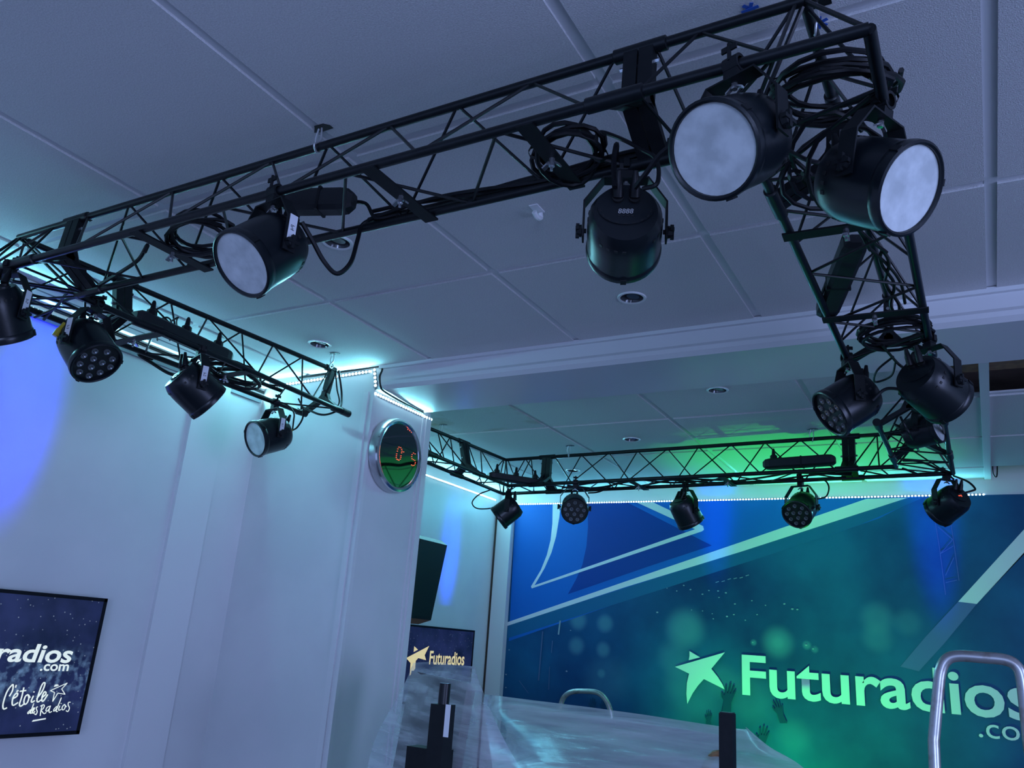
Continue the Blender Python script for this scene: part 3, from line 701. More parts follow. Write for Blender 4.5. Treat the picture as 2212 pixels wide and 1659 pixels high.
coil(W(-.135, 1.145, .845), (.15, -.2, 1), .082, .105, (1, 0, 0), 6, 'big black cable coil inside the truss corner', jit=.014)
coil(W(-.150, 1.27, .79), (-.5, .1, 1), .075, .09, (1, 0, 0), 3, 'loose black cable loops under the truss corner', r=.004, jit=.02)
coil(W(-.138, 2.09, .80), (0, .1, 1), .075, .085, (1, 0, 0), 6, 'black cable coil on the right truss close to the beam', jit=.012)
coil(W(-1.415, 1.04, .80), (0, .1, 1), .085, .045, (1, 0, 0), 5, 'flattened black cable coil behind the white-faced front lamp', jit=.012)
coil(W(-2.10, 1.77, .79), (0, 0, 1), .05, .10, (1, 0, 0), 6, 'long flat cable coil on the left wall truss', jit=.01)
# cable runs lying along the lower far chord of the front truss
for k in range(4):
    y0 = yF - .012 + .006 * k; z0 = ZB + .012 + .005 * (k % 3)
    pts = [W(x, y0 + .006 * math.sin(x * 9 + k), z0 + .006 * math.sin(x * 13 + k * 2) + (.004 if k % 2 else 0)) for x in [-1.02 + .09 * i for i in range(8)]]
    cable(pts, 'black cable tied along the far lower rail of the front truss', r=.004)
cable([px(652, 480, 1, 1.00), px(675, 520, 1, 1.03), px(700, 565, 1, 1.06), px(728, 591, 1, 1.08), px(757, 568, 1, 1.10), px(772, 520, 1, 1.12), px(782, 488, 1, 1.13), px(805, 474, 1, 1.135), px(840, 466, 1, 1.135)], 'black cable sagging in a loop below the front truss beside the white-faced lamp', r=.0046)
cable([px(745, 435, 1, 1.10), px(790, 440, 1, 1.11), px(812, 470, 1, 1.12), W(-.95, yF, ZB + .014)], 'short black lead leaving the rounded power box', r=.004)
# leads of the display lamp
cx_, cx_x, cx_y, cx_a = LAMP['L6']
p1 = cx_ + cx_x * .013 + cx_y * .052 - cx_a * .085; p2 = cx_ - cx_x * .013 + cx_y * .052 - cx_a * .085
cable([px(1328, 405, 1, 1.05), px(1326, 350, 1, 1.06), px(1332, 312, 1, 1.07), px(1330, 345, 1, 1.12)], 'short upright lead plugged into the digit display lamp', r=.0046)
cable([px(1372, 405, 1, 1.05), px(1395, 375, 1, 1.03), px(1430, 330, 1, 1.02), px(1470, 305, 1, 1.02)], 'curved lead from the digit display lamp to the round grey-faced lamp', r=.0046)
cable([px(1388, 408, 1, 1.05), px(1420, 395, 1, 1.05), px(1418, 345, 1, 1.06), px(1385, 322, 1, 1.08), px(1330, 295, 1, 1.10), px(1292, 287, 1, 1.10), px(1288, 325, 1, 1.10)], 'thin looping lead above the digit display lamp', r=.0036)
# tangle around the corner lamps
cable([px(1675, 285, 1, 1.05), px(1700, 300, 1, 1.1), px(1720, 370, 2, .80), px(1790, 440, 2, .79), px(1850, 490, 2, .80), px(1880, 540, 2, .80)], 'black cable hanging from the corner past the bright-faced lamp', r=.0042)
cable([px(1690, 320, 1, 1.1), px(1760, 350, 2, .79), px(1830, 345, 2, .79), px(1880, 300, 2, .80)], 'black cable crossing under the truss corner', r=.0038)
cable([px(1705, 335, 2, .80), px(1770, 395, 2, .79), px(1815, 455, 2, .79), px(1870, 510, 2, .80), px(1915, 545, 2, .81)], 'doubled cable running behind the bright-faced lamp', r=.0038)
# twisted cable hanging on the right truss
for k in range(2):
    pts = [px(1905 + 4 * i + 9 * math.sin(i * 1.1 + k * PI), 540 + 17 * i, 2, .83) for i in range(10)]
    cable(pts, 'twisted pair of black cables along the right truss', r=.0038)
cable([px(1870, 530, 2, .82), px(1915, 570, 2, .83), px(1945, 610, 2, .83), px(1955, 655, 2, .82)], 'black cable beside the slanting power box', r=.0036)
cable([px(1905, 745, 2, .79), px(1945, 790, 2, .77), px(1975, 800, 1, 2.1), px(2000, 790, 1, 2.08)], 'black lead from the coil to the shiny-yoked lamp', r=.004)
cable([px(1885, 865, 1, 2.1), px(1915, 840, 1, 2.1), px(1960, 845, 1, 2.1), px(1985, 855, 1, 2.1)], 'black lead joining the two lamps in front of the beam', r=.004)
cable([px(1930, 770, 2, .79), px(1895, 800, 2, .77), px(1890, 825, 2, .765), px(1925, 812, 2, .77), px(1935, 780, 2, .79)], 'small hanging cable loop below the right truss end', r=.003)
# left wall cables
for i, (a, b) in enumerate(((345, 372), (372, 383))):
    cable([px(a - 5, 735, 2, .85), px(a - 8, 702, 2, .86), px(a + 12, 686, 2, .87), px(b - 2, 695, 2, .87), px(b + 2, 730, 2, .85)], 'thin looped lead on the upright plugs of the left truss', r=.003)
cable([px(470, 797, 2, .80), px(520, 800, 2, .80), px(560, 825, 2, .80), px(610, 845, 2, .80)], 'thick cable bundle along the left wall truss', r=.007)
cable([px(330, 775, 2, .79), px(300, 765, 2, .79), px(330, 785, 2, .78), px(370, 808, 2, .77), px(420, 815, 2, .78)], 'cable bundle beside the back-turned left lamp', r=.006)
c4 = LAMP['L4']
pl = c4[0] - c4[3] * .068 + c4[2] * .0
tag(MB().lathe(pl, -c4[3], [(0, .008), (.012, .0085), (.014, .007), (.026, .0065)], 12).build('yellow_plug', 'yellow', smooth=True), 'yellow plug at the back of the small lamp near the pillar', 'plug')
pe = pl - c4[3] * .03
cable([pe, pe - c4[3] * .02 + V((0, 0, .008)), px(653, 905, 0, -2.16), px(655, 885, 0, -2.15), px(645, 862, 2, ZB)], 'black lead rising from the yellow plug', r=.0034)
cable([pe, px(634, 910, 0, -2.17), px(634, 890, 0, -2.17), px(615, 872, 2, ZB), px(570, 862, 2, ZB)], 'second thin lead rising from the yellow plug', r=.003)
c2 = LAMP['L2']
p2y = px(125, 718, 0, -2.03)
tag(MB().lathe(p2y, V((.2, .3, .9)), [(-.012, .008), (.006, .009), (.012, .007), (.03, .006)], 12).build('yellow_plug', 'yellow', smooth=True), 'yellow plug beside the sticker of the left led lamp', 'plug')
cable([px(732, 800, 2, .955), px(738, 850, 0, -2.08), px(735, 880, 0, -2.05), px(715, 893, 0, -2.05), px(690, 895, 0, -2.06), px(655, 880, 2, ZB)], 'doubled grey cable curving round the left truss end', r=.004)
cable([px(725, 800, 2, .955), px(728, 840, 0, -2.08), px(733, 868, 0, -2.06), px(722, 885, 0, -2.05)], 'second cable curving round the left truss end', r=.003)
cable([px(312, 545, 2, .80), px(318, 530, 2, .82), px(300, 560, 2, .80), px(265, 585, 2, .79), px(215, 615, 2, .79)], 'grey cable draped over the front truss joint', r=.005)
cable([px(205, 625, 2, .80), px(150, 630, 2, .80), px(120, 665, 2, .79), px(75, 685, 2, .78)], 'black lead to the lamp at the left truss corner', r=.004)
cable([px(95, 690, 2, .78), px(130, 655, 2, .80), px(175, 640, 2, .80), px(230, 645, 2, .80)], 'black cable below the left truss corner', r=.0045)
cable([px(20, 625, 2, .80), px(80, 640, 2, .80), px(140, 655, 2, .80), px(210, 690, 2, .80)], 'cable along the outer rail of the left truss corner', r=.004)
# back truss cables
cable([px(1085, 1090, 1, 3.72), px(1060, 1098, 1, 3.70), px(1030, 1098, 1, 3.68), px(1020, 1085, 1, 3.66), px(1035, 1068, 1, 3.66), px(1060, 1058, 2, ZB)], 'black lead looping left of the far corner lamp', r=.0036)
for k in range(3):
    cable([W(x, byF(x) - .02 - .03 * k + .015 * math.sin(x * 7 + k * 2), ZB + .012 + .014 * math.sin(x * 9 + k * 1.3)) for x in [-1.85 + .2 * i for i in range(8)]], 'black cable lying along the back truss', r=.0045)
cable([px(1270, 1065, 1, 3.7), px(1295, 1062, 1, 3.72), px(1330, 1045, 2, ZB), px(1370, 1035, 2, ZB)], 'black lead from the round twelve-led lamp', r=.004)
cable([px(1478, 1062, 1, 3.75), px(1472, 1080, 1, 3.75), px(1480, 1085, 1, 3.73)], 'short lead on the downward tipped lamp', r=.004)
cable([px(1740, 1040, 2, .80), px(1775, 1035, 1, 3.72), px(1790, 1050, 1, 3.7), px(1785, 1072, 1, 3.68), px(1765, 1078, 1, 3.67)], 'looped lead beside the right twelve-led lamp', r=.0036)
cable([px(1950, 995, 2, .80), px(1990, 998, 2, .80), px(2040, 1020, 2, .80), px(2060, 1035, 2, .79)], 'black cable across the right back corner', r=.0045)
cable([px(1950, 1012, 2, .79), px(2000, 1028, 2, .79), px(2030, 1015, 2, .80), px(2058, 1022, 2, .79)], 'second black cable across the right back corner', r=.0045)
cable([px(2060, 1028, 2, .79), px(2090, 1040, 1, 3.70), px(2106, 1055, 1, 3.68), px(2100, 1060, 1, 3.68), px(2070, 1068, 1, 3.66)], 'lead looping to the red display lamp', r=.004)
cable([px(1945, 900, 1, 2.9), px(1955, 920, 1, 2.9), px(1970, 945, 1, 2.95), px(1985, 975, 2, ZB)], 'black lead behind the beam frame', r=.004)

# ================================================================== LED STRIPS
BEAD = {}
def strip(pts, lab, normal_of, m='led_white', pitch=.0167, power=3.3):
    t = empty('led_strip', pts[0], lab, 'light strip', 'white led strips on the walls')
    if m not in BEAD:
        b = MB(); b.lathe((0, 0, 0), (0, 0, 1), [(-.002, .0052), (.001, .0048), (.0030, .0022)], 8); BEAD[m] = b.mesh('led', m)
    i = 0; acc = 0.0; nb = 0
    for (p, q), nrm in zip(zip(pts, pts[1:]), normal_of):
        p, q = V(p), V(q); d = (q - p); L = d.length; d.normalize(); nrm = V(nrm)
        MB().bar(p + nrm * .0015, q + nrm * .0015, d.cross(nrm), .012, .003).build('strip_tape', 'strip_tape', t)
        x, y, z = frame(nrm)
        ld = bpy.data.lights.new('strip_glow', 'AREA'); ld.shape = 'RECTANGLE'; ld.size = L; ld.size_y = .004
        ld.energy = power * L; ld.color = (0.16, 0.76, 1.0) if m == 'led_white' else (0.22, 0.82, 1.0)
        lg = bpy.data.objects.new('strip_glow', ld); col.objects.link(lg); lg.parent = t
        yy = (-nrm).cross(d); cc = (p + q) / 2 + nrm * .009 - t.location
        lg.matrix_local = Matrix(((d.x, yy.x, nrm.x * -1, cc.x), (d.y, yy.y, nrm.y * -1, cc.y), (d.z, yy.z, nrm.z * -1, cc.z), (0, 0, 0, 1)))
        while acc < L:
            c = p + d * acc + nrm * .0045 - t.location
            o = link('led', BEAD[m], t); o.matrix_local = Matrix(((x.x, y.x, z.x, c.x), (x.y, y.y, z.y, c.y), (x.z, y.z, z.z, c.z), (0, 0, 0, 1)))
            acc += pitch; nb += 1
        acc -= L
    return t
strip([W(-2.72, YB, .916), W(.036, YB, .914)], 'long row of white leds along the top edge of the blue mural', [(0, -1, 0)])
strip([W(XLF, .80, .925), W(XLF, YP - .01, .925)], 'row of white leds along the top of the left wall', [(1, 0, 0)], 'led_cyan')
strip([W(XLF + .05, YP, .970), W(XP - .03, YP, .985)], 'row of white leds along the front top edge of the pillar', [(0, -1, 0)], 'led_cyan')
strip([W(XP + .003, YP - .0135, .983), W(XP + .022, YP - .0135, .902)], 'short row of white leds dropping down the beam end at the pillar corner', [(0, -1, 0)], 'led_cyan')
strip([W(XP, YP + .005, .893), W(XP, YP2 + .005, .893)], 'row of white leds under the beam on the clock side of the pillar', [(1, 0, 0)], 'led_cyan')
strip([W(XLR, YP2 + .02, .935), W(XLR, YB - .06, .935)], 'row of white leds along the top of the rear left wall', [(1, 0, 0)], 'led_cyan', power=5.0)
# white trunking and wires above the left wall strip
t = empty('cable_trunking', W(XLF, .0, .955), 'white plastic cable trunking along the top of the left wall', 'trunking')
MB().box(W(XLF + .02, .75, .978), (.04, 3.2, .040)).build('duct', 'white_paint', t)
MB().box(W(XLF + .0405, .75, .977), (.001, 3.2, .004)).build('lid_seam', 'strip_profile', t)
for z in (.951, .9445): cable([W(XLF + .006, y, z + .002 * math.sin(y * 5)) for y in (.0, .6, 1.2, 1.8, 2.36)], 'thin dark wire clipped below the white trunking on the left wall', r=.003)
tag(MB().box(W(XLF + .006, 1.55, .905), (.012, 1.6, .016)).build('strip_profile', 'strip_profile'), 'grey profile rail below the left wall led row', 'rail')
cable([W(XP - .40, YP - .006, .994), W(XP - .1, YP - .006, .998), W(XP + .025, YP - .008, .996), W(XP + .034, YP - .018, .95), W(XP + .045, YP - .018, .91), W(XP + .040, YP + .02, .900), W(XP + .020, YP + .2, .900), W(XP + .014, YP2 - .07, .900)], 'dark cable following the pillar corner beside the leds', r=.004, g='dark wires on walls')

# ================================================================== WALL CLOCK
ck = W(XP, 2.512, .678)
clock = empty('wall_clock', ck, 'round silver wall clock with mirror face and red led digits on the pillar', 'clock')
MB().lathe(ck, (1, 0, 0), [(0, .138), (.010, .146), (.034, .146), (.042, .143)], 56).build('case', 'brushed', clock, True)
MB().lathe(ck, (1, 0, 0), [(.040, .144), (.047, .142), (.050, .134), (.047, .126), (.043, .124)], 56, caps=False).build('bezel', 'chrome', clock, True)
MB().lathe(ck, (1, 0, 0), [(.0425, .0005), (.0435, .127)], 56, caps=False).build('mirror_face', 'mirror', clock)
def dots(name, pts2):
    b = MB()
    for (y, z) in pts2: b.lathe(ck + V((.0442, y, z)), (1, 0, 0), [(0, .0017), (.0012, .0013)], 6)
    b.build(name, 'red_led', clock)
def face_pt(x, y): p = px(x, y, 0, XP + .0442); return (p.y - ck.y, p.z - ck.z)
def zpath(pts, s=5.53, ox=560, oy=740): return [face_pt(ox + a / s, oy + b / s) for a, b in pts]
dots('digit', zpath([(1670, 1248), (1690, 1255), (1657, 1270), (1703, 1275), (1651, 1297), (1706, 1297), (1643, 1330), (1702, 1318), (1640, 1352), (1693, 1352), (1637, 1372), (1692, 1372), (1645, 1393), (1686, 1392), (1656, 1400), (1670, 1405)]))
dots('colon_dot', zpath([(1726, 1306)]))
dots('digit', zpath([(1843, 1320), (1862, 1330), (1826, 1338), (1822, 1362), (1825, 1388), (1842, 1398), (1858, 1408), (1865, 1432), (1862, 1450), (1850, 1466), (1836, 1470), (1820, 1462)]))
dots('second_marks', zpath([(1776, 1038), (1798, 1053), (1817, 1072)]))

# ================================================================== MURAL
mur = empty('wall_mural', (-2.735, YB, 0.35), 'large blue concert mural with white stripes, star logo and lettering', 'mural')
MB().box(((-2.735 + 1.9) / 2, YB - .003, (.35 + CZ + .912) / 2), (1.9 + 2.735, .006, CZ + .912 - .35)).build('print_panel', 'mural_print', mur)
lay_n = [0]
def decal(name, m, pts, clip=True):
    lay_n[0] += 1; y = YB - .0062 - .00025 * lay_n[0]
    P = [px(a, b, 1, YB) for a, b in pts]; Q = []
    for p in P: Q.append(V((max(p.x, -2.735), y, min(p.z, CZ + .912))))
    MB().prism(Q, (0, .0003, 0)).build(name, m, mur)
def Z3(l): return [(1050 + a / 3.687, 1050 + b / 3.687) for a, b in l]
def Z4(l): return [(1600 + a / 3.614, 1050 + b / 3.614) for a, b in l]
decal('blue_field', 'print_mid', [(1100, 1089), (1100, 1385), (1321, 1308), (1650, 1203), (1900, 1120), (1990, 1073), (1500, 1080)])
decal('band_below_stripe', 'print_band', [(1098, 1350), (1097, 1379), (1321, 1308), (1650, 1203), (1860, 1133), (2000, 1073), (1955, 1077), (1600, 1192)])
decal('dark_triangle', 'print_dark', Z3([(812, 130), (1130, 130), (1800, 475), (1300, 640), (655, 862), (720, 745), (770, 630), (803, 480), (815, 330)]))
decal('main_stripe', 'print_white', [(1096, 1344), (1350, 1257), (1600, 1171.7), (1872, 1078), (1962, 1075.5), (1600, 1192.5), (1350, 1269), (1096, 1352)])
decal('curved_line', 'print_white', Z3([(535, 140), (532, 300), (518, 430), (488, 550), (440, 670), (362, 800), (368, 816), (385, 800), (470, 655), (525, 530), (562, 400), (587, 250), (598, 140)]))
decal('straight_line', 'print_white', Z3([(362, 800), (368, 816), (1722, 362), (1738, 350), (1735, 330), (1722, 326), (385, 793)]))
decal('upper_stripe', 'print_white', Z3([(1203, 132), (1335, 132), (1735, 322), (1700, 360)]))
decal('right_stripe', 'print_white', [(2330, 1010), (2330, 1062), (2212, 1195), (2110, 1305), (2070, 1300), (2212, 1144)])
decal('right_stripe_faded', 'print_fade', [(2070, 1300), (2110, 1305), (2040, 1390), (1985, 1450), (1945, 1440), (2000, 1375)])
def seg_line(m, pts, wd):
    for (a, b) in zip(pts, pts[1:]):
        d = V((b[0] - a[0], b[1] - a[1], 0)).normalized(); n = V((-d.y, d.x, 0)) * wd / 2
        decal('printed_line', m, [(a[0] + n.x, a[1] + n.y), (b[0] + n.x, b[1] + n.y), (b[0] - n.x, b[1] - n.y), (a[0] - n.x, a[1] - n.y)])
seg_line('print_line', Z4([(1515, 250), (1555, 500), (1600, 850)]), 1.5); seg_line('print_line', Z4([(1640, 280), (1665, 450), (1705, 740)]), 1.5)
seg_line('print_line', Z4([(1540, 320), (1655, 420), (1560, 530), (1660, 470)]), 1.2); seg_line('print_line', Z4([(1600, 700), (1665, 560)]), 1.2); seg_line('print_line', Z4([(1600, 755), (1690, 735)]), 1.2)
seg_line('print_line', [(1174, 1364), (1165, 1470)], 2.5); seg_line('print_line', [(1195, 1384), (1193, 1410)], 1.5); seg_line('print_line', [(1189, 1440), (1187, 1490)], 1.2); seg_line('print_line', [(1123, 1470), (1143, 1497)], 1)
seg_line('print_confetti', [(1212, 1341), (1208, 1371)], 3)
# confetti specks, one printed layer
cf = MB(); lay_n[0] += 1; yv = YB - .0062 - .00025 * lay_n[0]
for (x, y) in [(1496, 1318), (1519, 1320), (1540, 1326), (1572, 1332), (1421, 1323), (1543, 1337), (1555, 1291), (1588, 1305), (1586, 1328), (1612, 1340), (1636, 1328), (1625, 1298), (1654, 1308), (1695, 1305), (1712, 1316), (1724, 1317), (1443, 1271), (1478, 1265), (1492, 1274), (1463, 1277), (1532, 1276), (1552, 1277), (1569, 1281), (1519, 1284), (1628, 1388), (1743, 1394), (1758, 1402), (1101, 1404), (1095, 1457), (1094, 1485), (1226, 1450), (1235, 1362)]:
    p = px(x + random.uniform(-1, 1), y, 1, YB); a = random.uniform(0, PI); s = random.uniform(.004, .008)
    q = [V((p.x + s * math.cos(a + t_) * f2, yv, p.z + s * math.sin(a + t_) * .6)) for t_, f2 in ((0, 1), (1.3, .8), (2.6, 1), (3.9, .9), (5.2, 1))]
    cf.prism(q, (0, .0003, 0))
cf.build('confetti_print', 'print_confetti', mur)
for i in range(10):
    x0 = 1440 + i * 13; y0 = 1266 - i * 2.6 + (i % 3); seg_line('print_confetti', [(x0 + 55, y0 + 2), (x0 + 62, y0)], 1.3) if i > 3 else None
# raised hands of the crowd printed at the lower edge
def hand(cx, cy, s, lean=0):
    o = [(-.35, 1.6), (-.30, .55), (-.55, .2), (-.62, -.15), (-.5, -.2), (-.35, .1), (-.30, -.1), (-.36, -.75), (-.22, -.78), (-.12, -.1), (-.06, -.1), (-.02, -.95), (.12, -.95), (.12, -.08), (.18, -.08), (.30, -.8), (.43, -.75), (.34, .02), (.52, -.4), (.62, -.32), (.42, .35), (.34, .7), (.45, 1.6)]
    decal('hand_silhouette', 'print_hand', [(cx + (a + lean * -b) * s, cy + b * s) for a, b in o])
hand(1575, 1500, 26, .15); hand(1682, 1530, 20, -.35); hand(1532, 1548, 13, 0); hand(1648, 1590, 24, .1); hand(1282, 1520, 14, 0); hand(1305, 1522, 12, .1)
# star logo
S5 = lambda l: [(1350 + a / 2.566, 1350 + b / 2.566) for a, b in l]
decal('star_logo', 'print_white', S5([(282, 232), (558, 152), (483, 243), (520, 290), (545, 330), (556, 357), (442, 300), (410, 335), (380, 378), (350, 437), (345, 380), (348, 320), (360, 270)]))
decal('star_logo_tip', 'print_white', S5([(362, 145), (421, 180), (358, 196), (362, 172)]))
lay_n[0] += 1; yv = YB - .0064 - .00025 * lay_n[0]
p0 = px(1605, 1500, 1, YB); p1 = px(1640, 1419, 1, YB); pe = px(2163, 1551, 1, YB)
fit_text('lettering', 'Futuradios', 'print_white', mur, V((p0.x, yv, p0.z - .004)), (1, 0, 0), (0, 0, 1), 1.375, .213, offset=.018)
q0 = px(2115, 1592, 1, YB)
fit_text('lettering', '.com', 'print_white', mur, V((q0.x, yv, q0.z)), (1, 0, 0), (0, 0, 1), .285, .062)

# ================================================================== TELEVISIONS
def tv(lab, x, y0, y1, z0, z1, screen):
    t = empty('wall_tv', (x, (y0 + y1) / 2, z0), lab, 'television', 'wall televisions')
    c = V((x - .02, (y0 + y1) / 2, (z0 + z1) / 2))
    MB().box(c, (.04, y1 - y0, z1 - z0)).build('casing', 'tv_frame', t)
    f = MB(); b = .011
    for (ya, yb, za, zb) in ((y0, y1, z1 - b, z1), (y0, y1, z0, z0 + b), (y0, y0 + b, z0, z1), (y1 - b, y1, z0, z1)): f.box((x + .002, (ya + yb) / 2, (za + zb) / 2), (.004, yb - ya, zb - za))
    f.build('bezel', 'tv_frame', t)
    MB().box((x + .0006, c.y, c.z), (.001, y1 - y0 - 2 * b, z1 - z0 - 2 * b)).build('screen', screen, t)
    return t
XT = -2.55
tv1 = tv('wall television showing white lettering over a starry blue sky', XT, 1.062, 1.803, CZ - .362, CZ + .055, 'screen_near')
MB().box((XT - .045, 1.43, CZ - .15), (.05, .2, .2)).build('wall_bracket', 'tv_frame', tv1)
def tvp(x, y): p = px(x, y, 0, XT + .0016); return V((XT + .0016, p.y, p.z))
e1 = tvp(153, 1432); b0 = tvp(0, 1431)
hx = tvp(93, 1391).z - tvp(93, 1431).z
fit_text('lettering', 'Futuradios', 'tv_text', tv1, V((XT + .0016, 1.305, e1.z - .001)), (0, 1, 0), (0, 0, 1), e1.y - 1.305, hx, offset=.022, shear=.12)
e2 = tvp(147, 1450); s2 = tvp(86, 1448)
fit_text('lettering', '.com', 'tv_text', tv1, V((XT + .0016, s2.y, e2.z)), (0, 1, 0), (0, 0, 1), e2.y - s2.y, .0205, offset=.02)
def brush(word, strokes, r):
    b = MB()
    for st in strokes: b.tube(spline([tvp(a / 7.47, 1460 + c_ / 7.47) for a, c_ in st], 4), r, 6)
    b.build('handwriting_' + word, 'tv_text', tv1, True)
brush('letoile', [[(150, 330), (200, 240), (212, 150), (190, 150), (120, 240), (70, 370), (45, 480), (60, 535), (110, 515)], [(262, 145), (250, 190)], [(205, 370), (270, 330), (285, 285), (255, 285), (210, 350), (195, 440), (215, 475), (290, 430)], [(265, 255), (295, 235)],
    [(385, 185), (350, 340), (315, 450), (330, 490), (385, 455)], [(320, 250), (420, 235)], [(450, 300), (410, 330), (385, 410), (400, 460), (440, 430), (465, 360), (455, 305), (485, 350)], [(540, 320), (505, 400), (515, 425), (560, 400)], [(550, 250), (545, 268)],
    [(590, 370), (680, 250), (725, 130), (705, 110), (665, 170), (610, 330), (595, 400), (615, 420), (660, 390)], [(680, 350), (735, 300), (740, 265), (715, 260), (680, 330), (675, 395), (700, 405), (770, 300)]], .0021)
brush('des_radios', [[(495, 545), (450, 590), (455, 610), (500, 560), (545, 445), (505, 560), (490, 605), (520, 595)], [(525, 580), (555, 530), (545, 515), (525, 560), (535, 605), (565, 570)], [(610, 500), (585, 510), (590, 545), (600, 580), (580, 625), (555, 610)],
    [(680, 480), (660, 560), (648, 645)], [(650, 490), (700, 465), (715, 490), (690, 535), (665, 550), (690, 590), (715, 610), (745, 590)], [(800, 490), (760, 510), (740, 555), (760, 570), (800, 520), (815, 480), (790, 560), (800, 590), (835, 575)],
    [(915, 490), (870, 540), (870, 570), (910, 530), (960, 430), (990, 350), (930, 500), (905, 570), (930, 575)], [(965, 480), (945, 540), (955, 555), (985, 540)], [(988, 440), (984, 450)], [(1040, 460), (1005, 500), (1005, 545), (1035, 540), (1055, 490), (1040, 460), (1070, 500)],
    [(1135, 425), (1105, 430), (1100, 470), (1120, 520), (1095, 575), (1065, 560)]], .0015)
def tvpoly(t, name, m, pts, f=1626 / 450., ox=0, oy=1200):
    P = [tvp(ox + a / f, oy + b / f) for a, b in pts]; MB().prism(P, (.0006, 0, 0)).build(name, m, t)
tvpoly(tv1, 'underline', 'tv_text', [(248, 1298), (258, 1284), (358, 1268), (356, 1278)])
b = MB()
star = [(812, 238), (1085, 115), (995, 212), (1050, 297), (935, 278), (848, 415), (880, 268), (812, 238)]
for p_, q_ in zip(star, star[1:]): b.cyl(tvp(p_[0] / 7.47, 1460 + p_[1] / 7.47), tvp(q_[0] / 7.47, 1460 + q_[1] / 7.47), .0013, 6)
b.build('star_outline', 'tv_text', tv1)
b = MB(); b.prism([tvp(x_ / 7.47, 1460 + y_ / 7.47) for x_, y_ in ((868, 178), (885, 142), (925, 135), (952, 152), (915, 170))], (.0006, 0, 0)); b.build('star_top', 'tv_text', tv1)
XT2 = -2.81
q1 = px(1025, 1362, 0, XT2); 
tv2 = tv('wall television with a gold star logo partly hidden by the wrapped monitor', XT2, q1.y - .735, q1.y, q1.z - .415, q1.z, 'screen_far')
MB().box((XT2 - .03, q1.y - .37, q1.z - .2), (.045, .2, .2)).build('wall_bracket', 'tv_frame', tv2)
def t2(x, y): p = px(x, y, 0, XT2 + .0016); return V((XT2 + .0016, p.y, p.z))
Z2 = lambda l: [t2(750 + a / 3.26, 1150 + b / 3.26) for a, b in l]
MB().prism(Z2([(415, 885), (577, 800), (545, 865), (555, 900), (500, 885), (482, 905), (478, 960), (440, 1010), (446, 920)]), (.0006, 0, 0)).build('star_logo', 'tv_gold', tv2)
MB().prism(Z2([(472, 802), (498, 826), (468, 842)]), (.0006, 0, 0)).build('star_logo_tip', 'tv_gold', tv2)
a5, b5 = t2(750 + 575 / 3.26, 1150 + 935 / 3.26), t2(750 + 822 / 3.26, 1150 + 938 / 3.26)
fit_text('lettering', 'Futuradios', 'tv_gold', tv2, V((XT2 + .0018, a5.y, b5.z)), (0, 1, 0), (0, 0, 1), b5.y - a5.y, .075, offset=.02)

# ================================================================== WALL SPEAKER
sp = empty('wall_speaker', W(-2.80, 3.9, .09), 'black loudspeaker tilted down on the rear left wall', 'speaker')
SZ = lambda a, b, X: px(750 + a / 3.26, 1150 + b / 3.26, 0, X)
fr = [SZ(683, 92, -2.60), SZ(560, 630, -2.62), SZ(330, 622, -2.62), SZ(400, 175, -2.60)]
near_top = SZ(520, 185, -2.66); near_bot = SZ(425, 625, -2.70)
# cabinet: side profile in x,z extruded along y
prof = [(-2.84, .12), (-2.70, .075), (-2.62, .10), (-2.56, .50), (-2.60, .525), (-2.84, .44)]
ysp0, ysp1 = 3.52, 3.80
MB().prism([W(a, ysp0 + (.05 if a < -2.7 else 0), b) for a, b in prof], V((0, ysp1 - ysp0, 0))).build('cabinet', 'speaker', sp)
MB().prism([W(-2.617, ysp0 + .015, .115), W(-2.558, ysp0 + .015, .49), W(-2.558, ysp1 - .015, .49), W(-2.617, ysp1 - .015, .115)], V((.006, 0, -.001))).build('grille', 'lamp_dark', sp)
MB().box(W(-2.85, 3.68, .28), (.03, .08, .14)).build('wall_bracket', 'black_metal', sp)

# ================================================================== DESK AREA UNDER PLASTIC
dk = empty('studio_desk', (-1.1, 2.45, 0), 'grey studio desk wrapped under clear plastic film', 'desk')
MB().box((-1.12, 2.45, .735), (1.75, 1.0, .03)).build('desk_top', 'desk_grey', dk)
for (x, y) in ((-1.95, 2.0), (-.29, 2.0), (-1.95, 2.9), (-.29, 2.9)): MB().box((x, y, .36), (.05, .05, .72)).build('leg', 'black_metal', dk)
pb = px(1100, 1512, 1, 2.88); pe2 = px(1585, 1580, 1, 2.88)
sc = MB(); sc.prism([V((pb.x + .02, 2.84, .75)), V((pe2.x - .02, 2.84, .75)), V((pe2.x - .02, 2.84, pe2.z - .012)), V((pb.x + .02, 2.84, pb.z - .012))], (0, .03, 0))
tag(sc.build('desk_screen', 'desk_grey'), 'grey upright desk screen seen through the plastic film', 'screen panel')
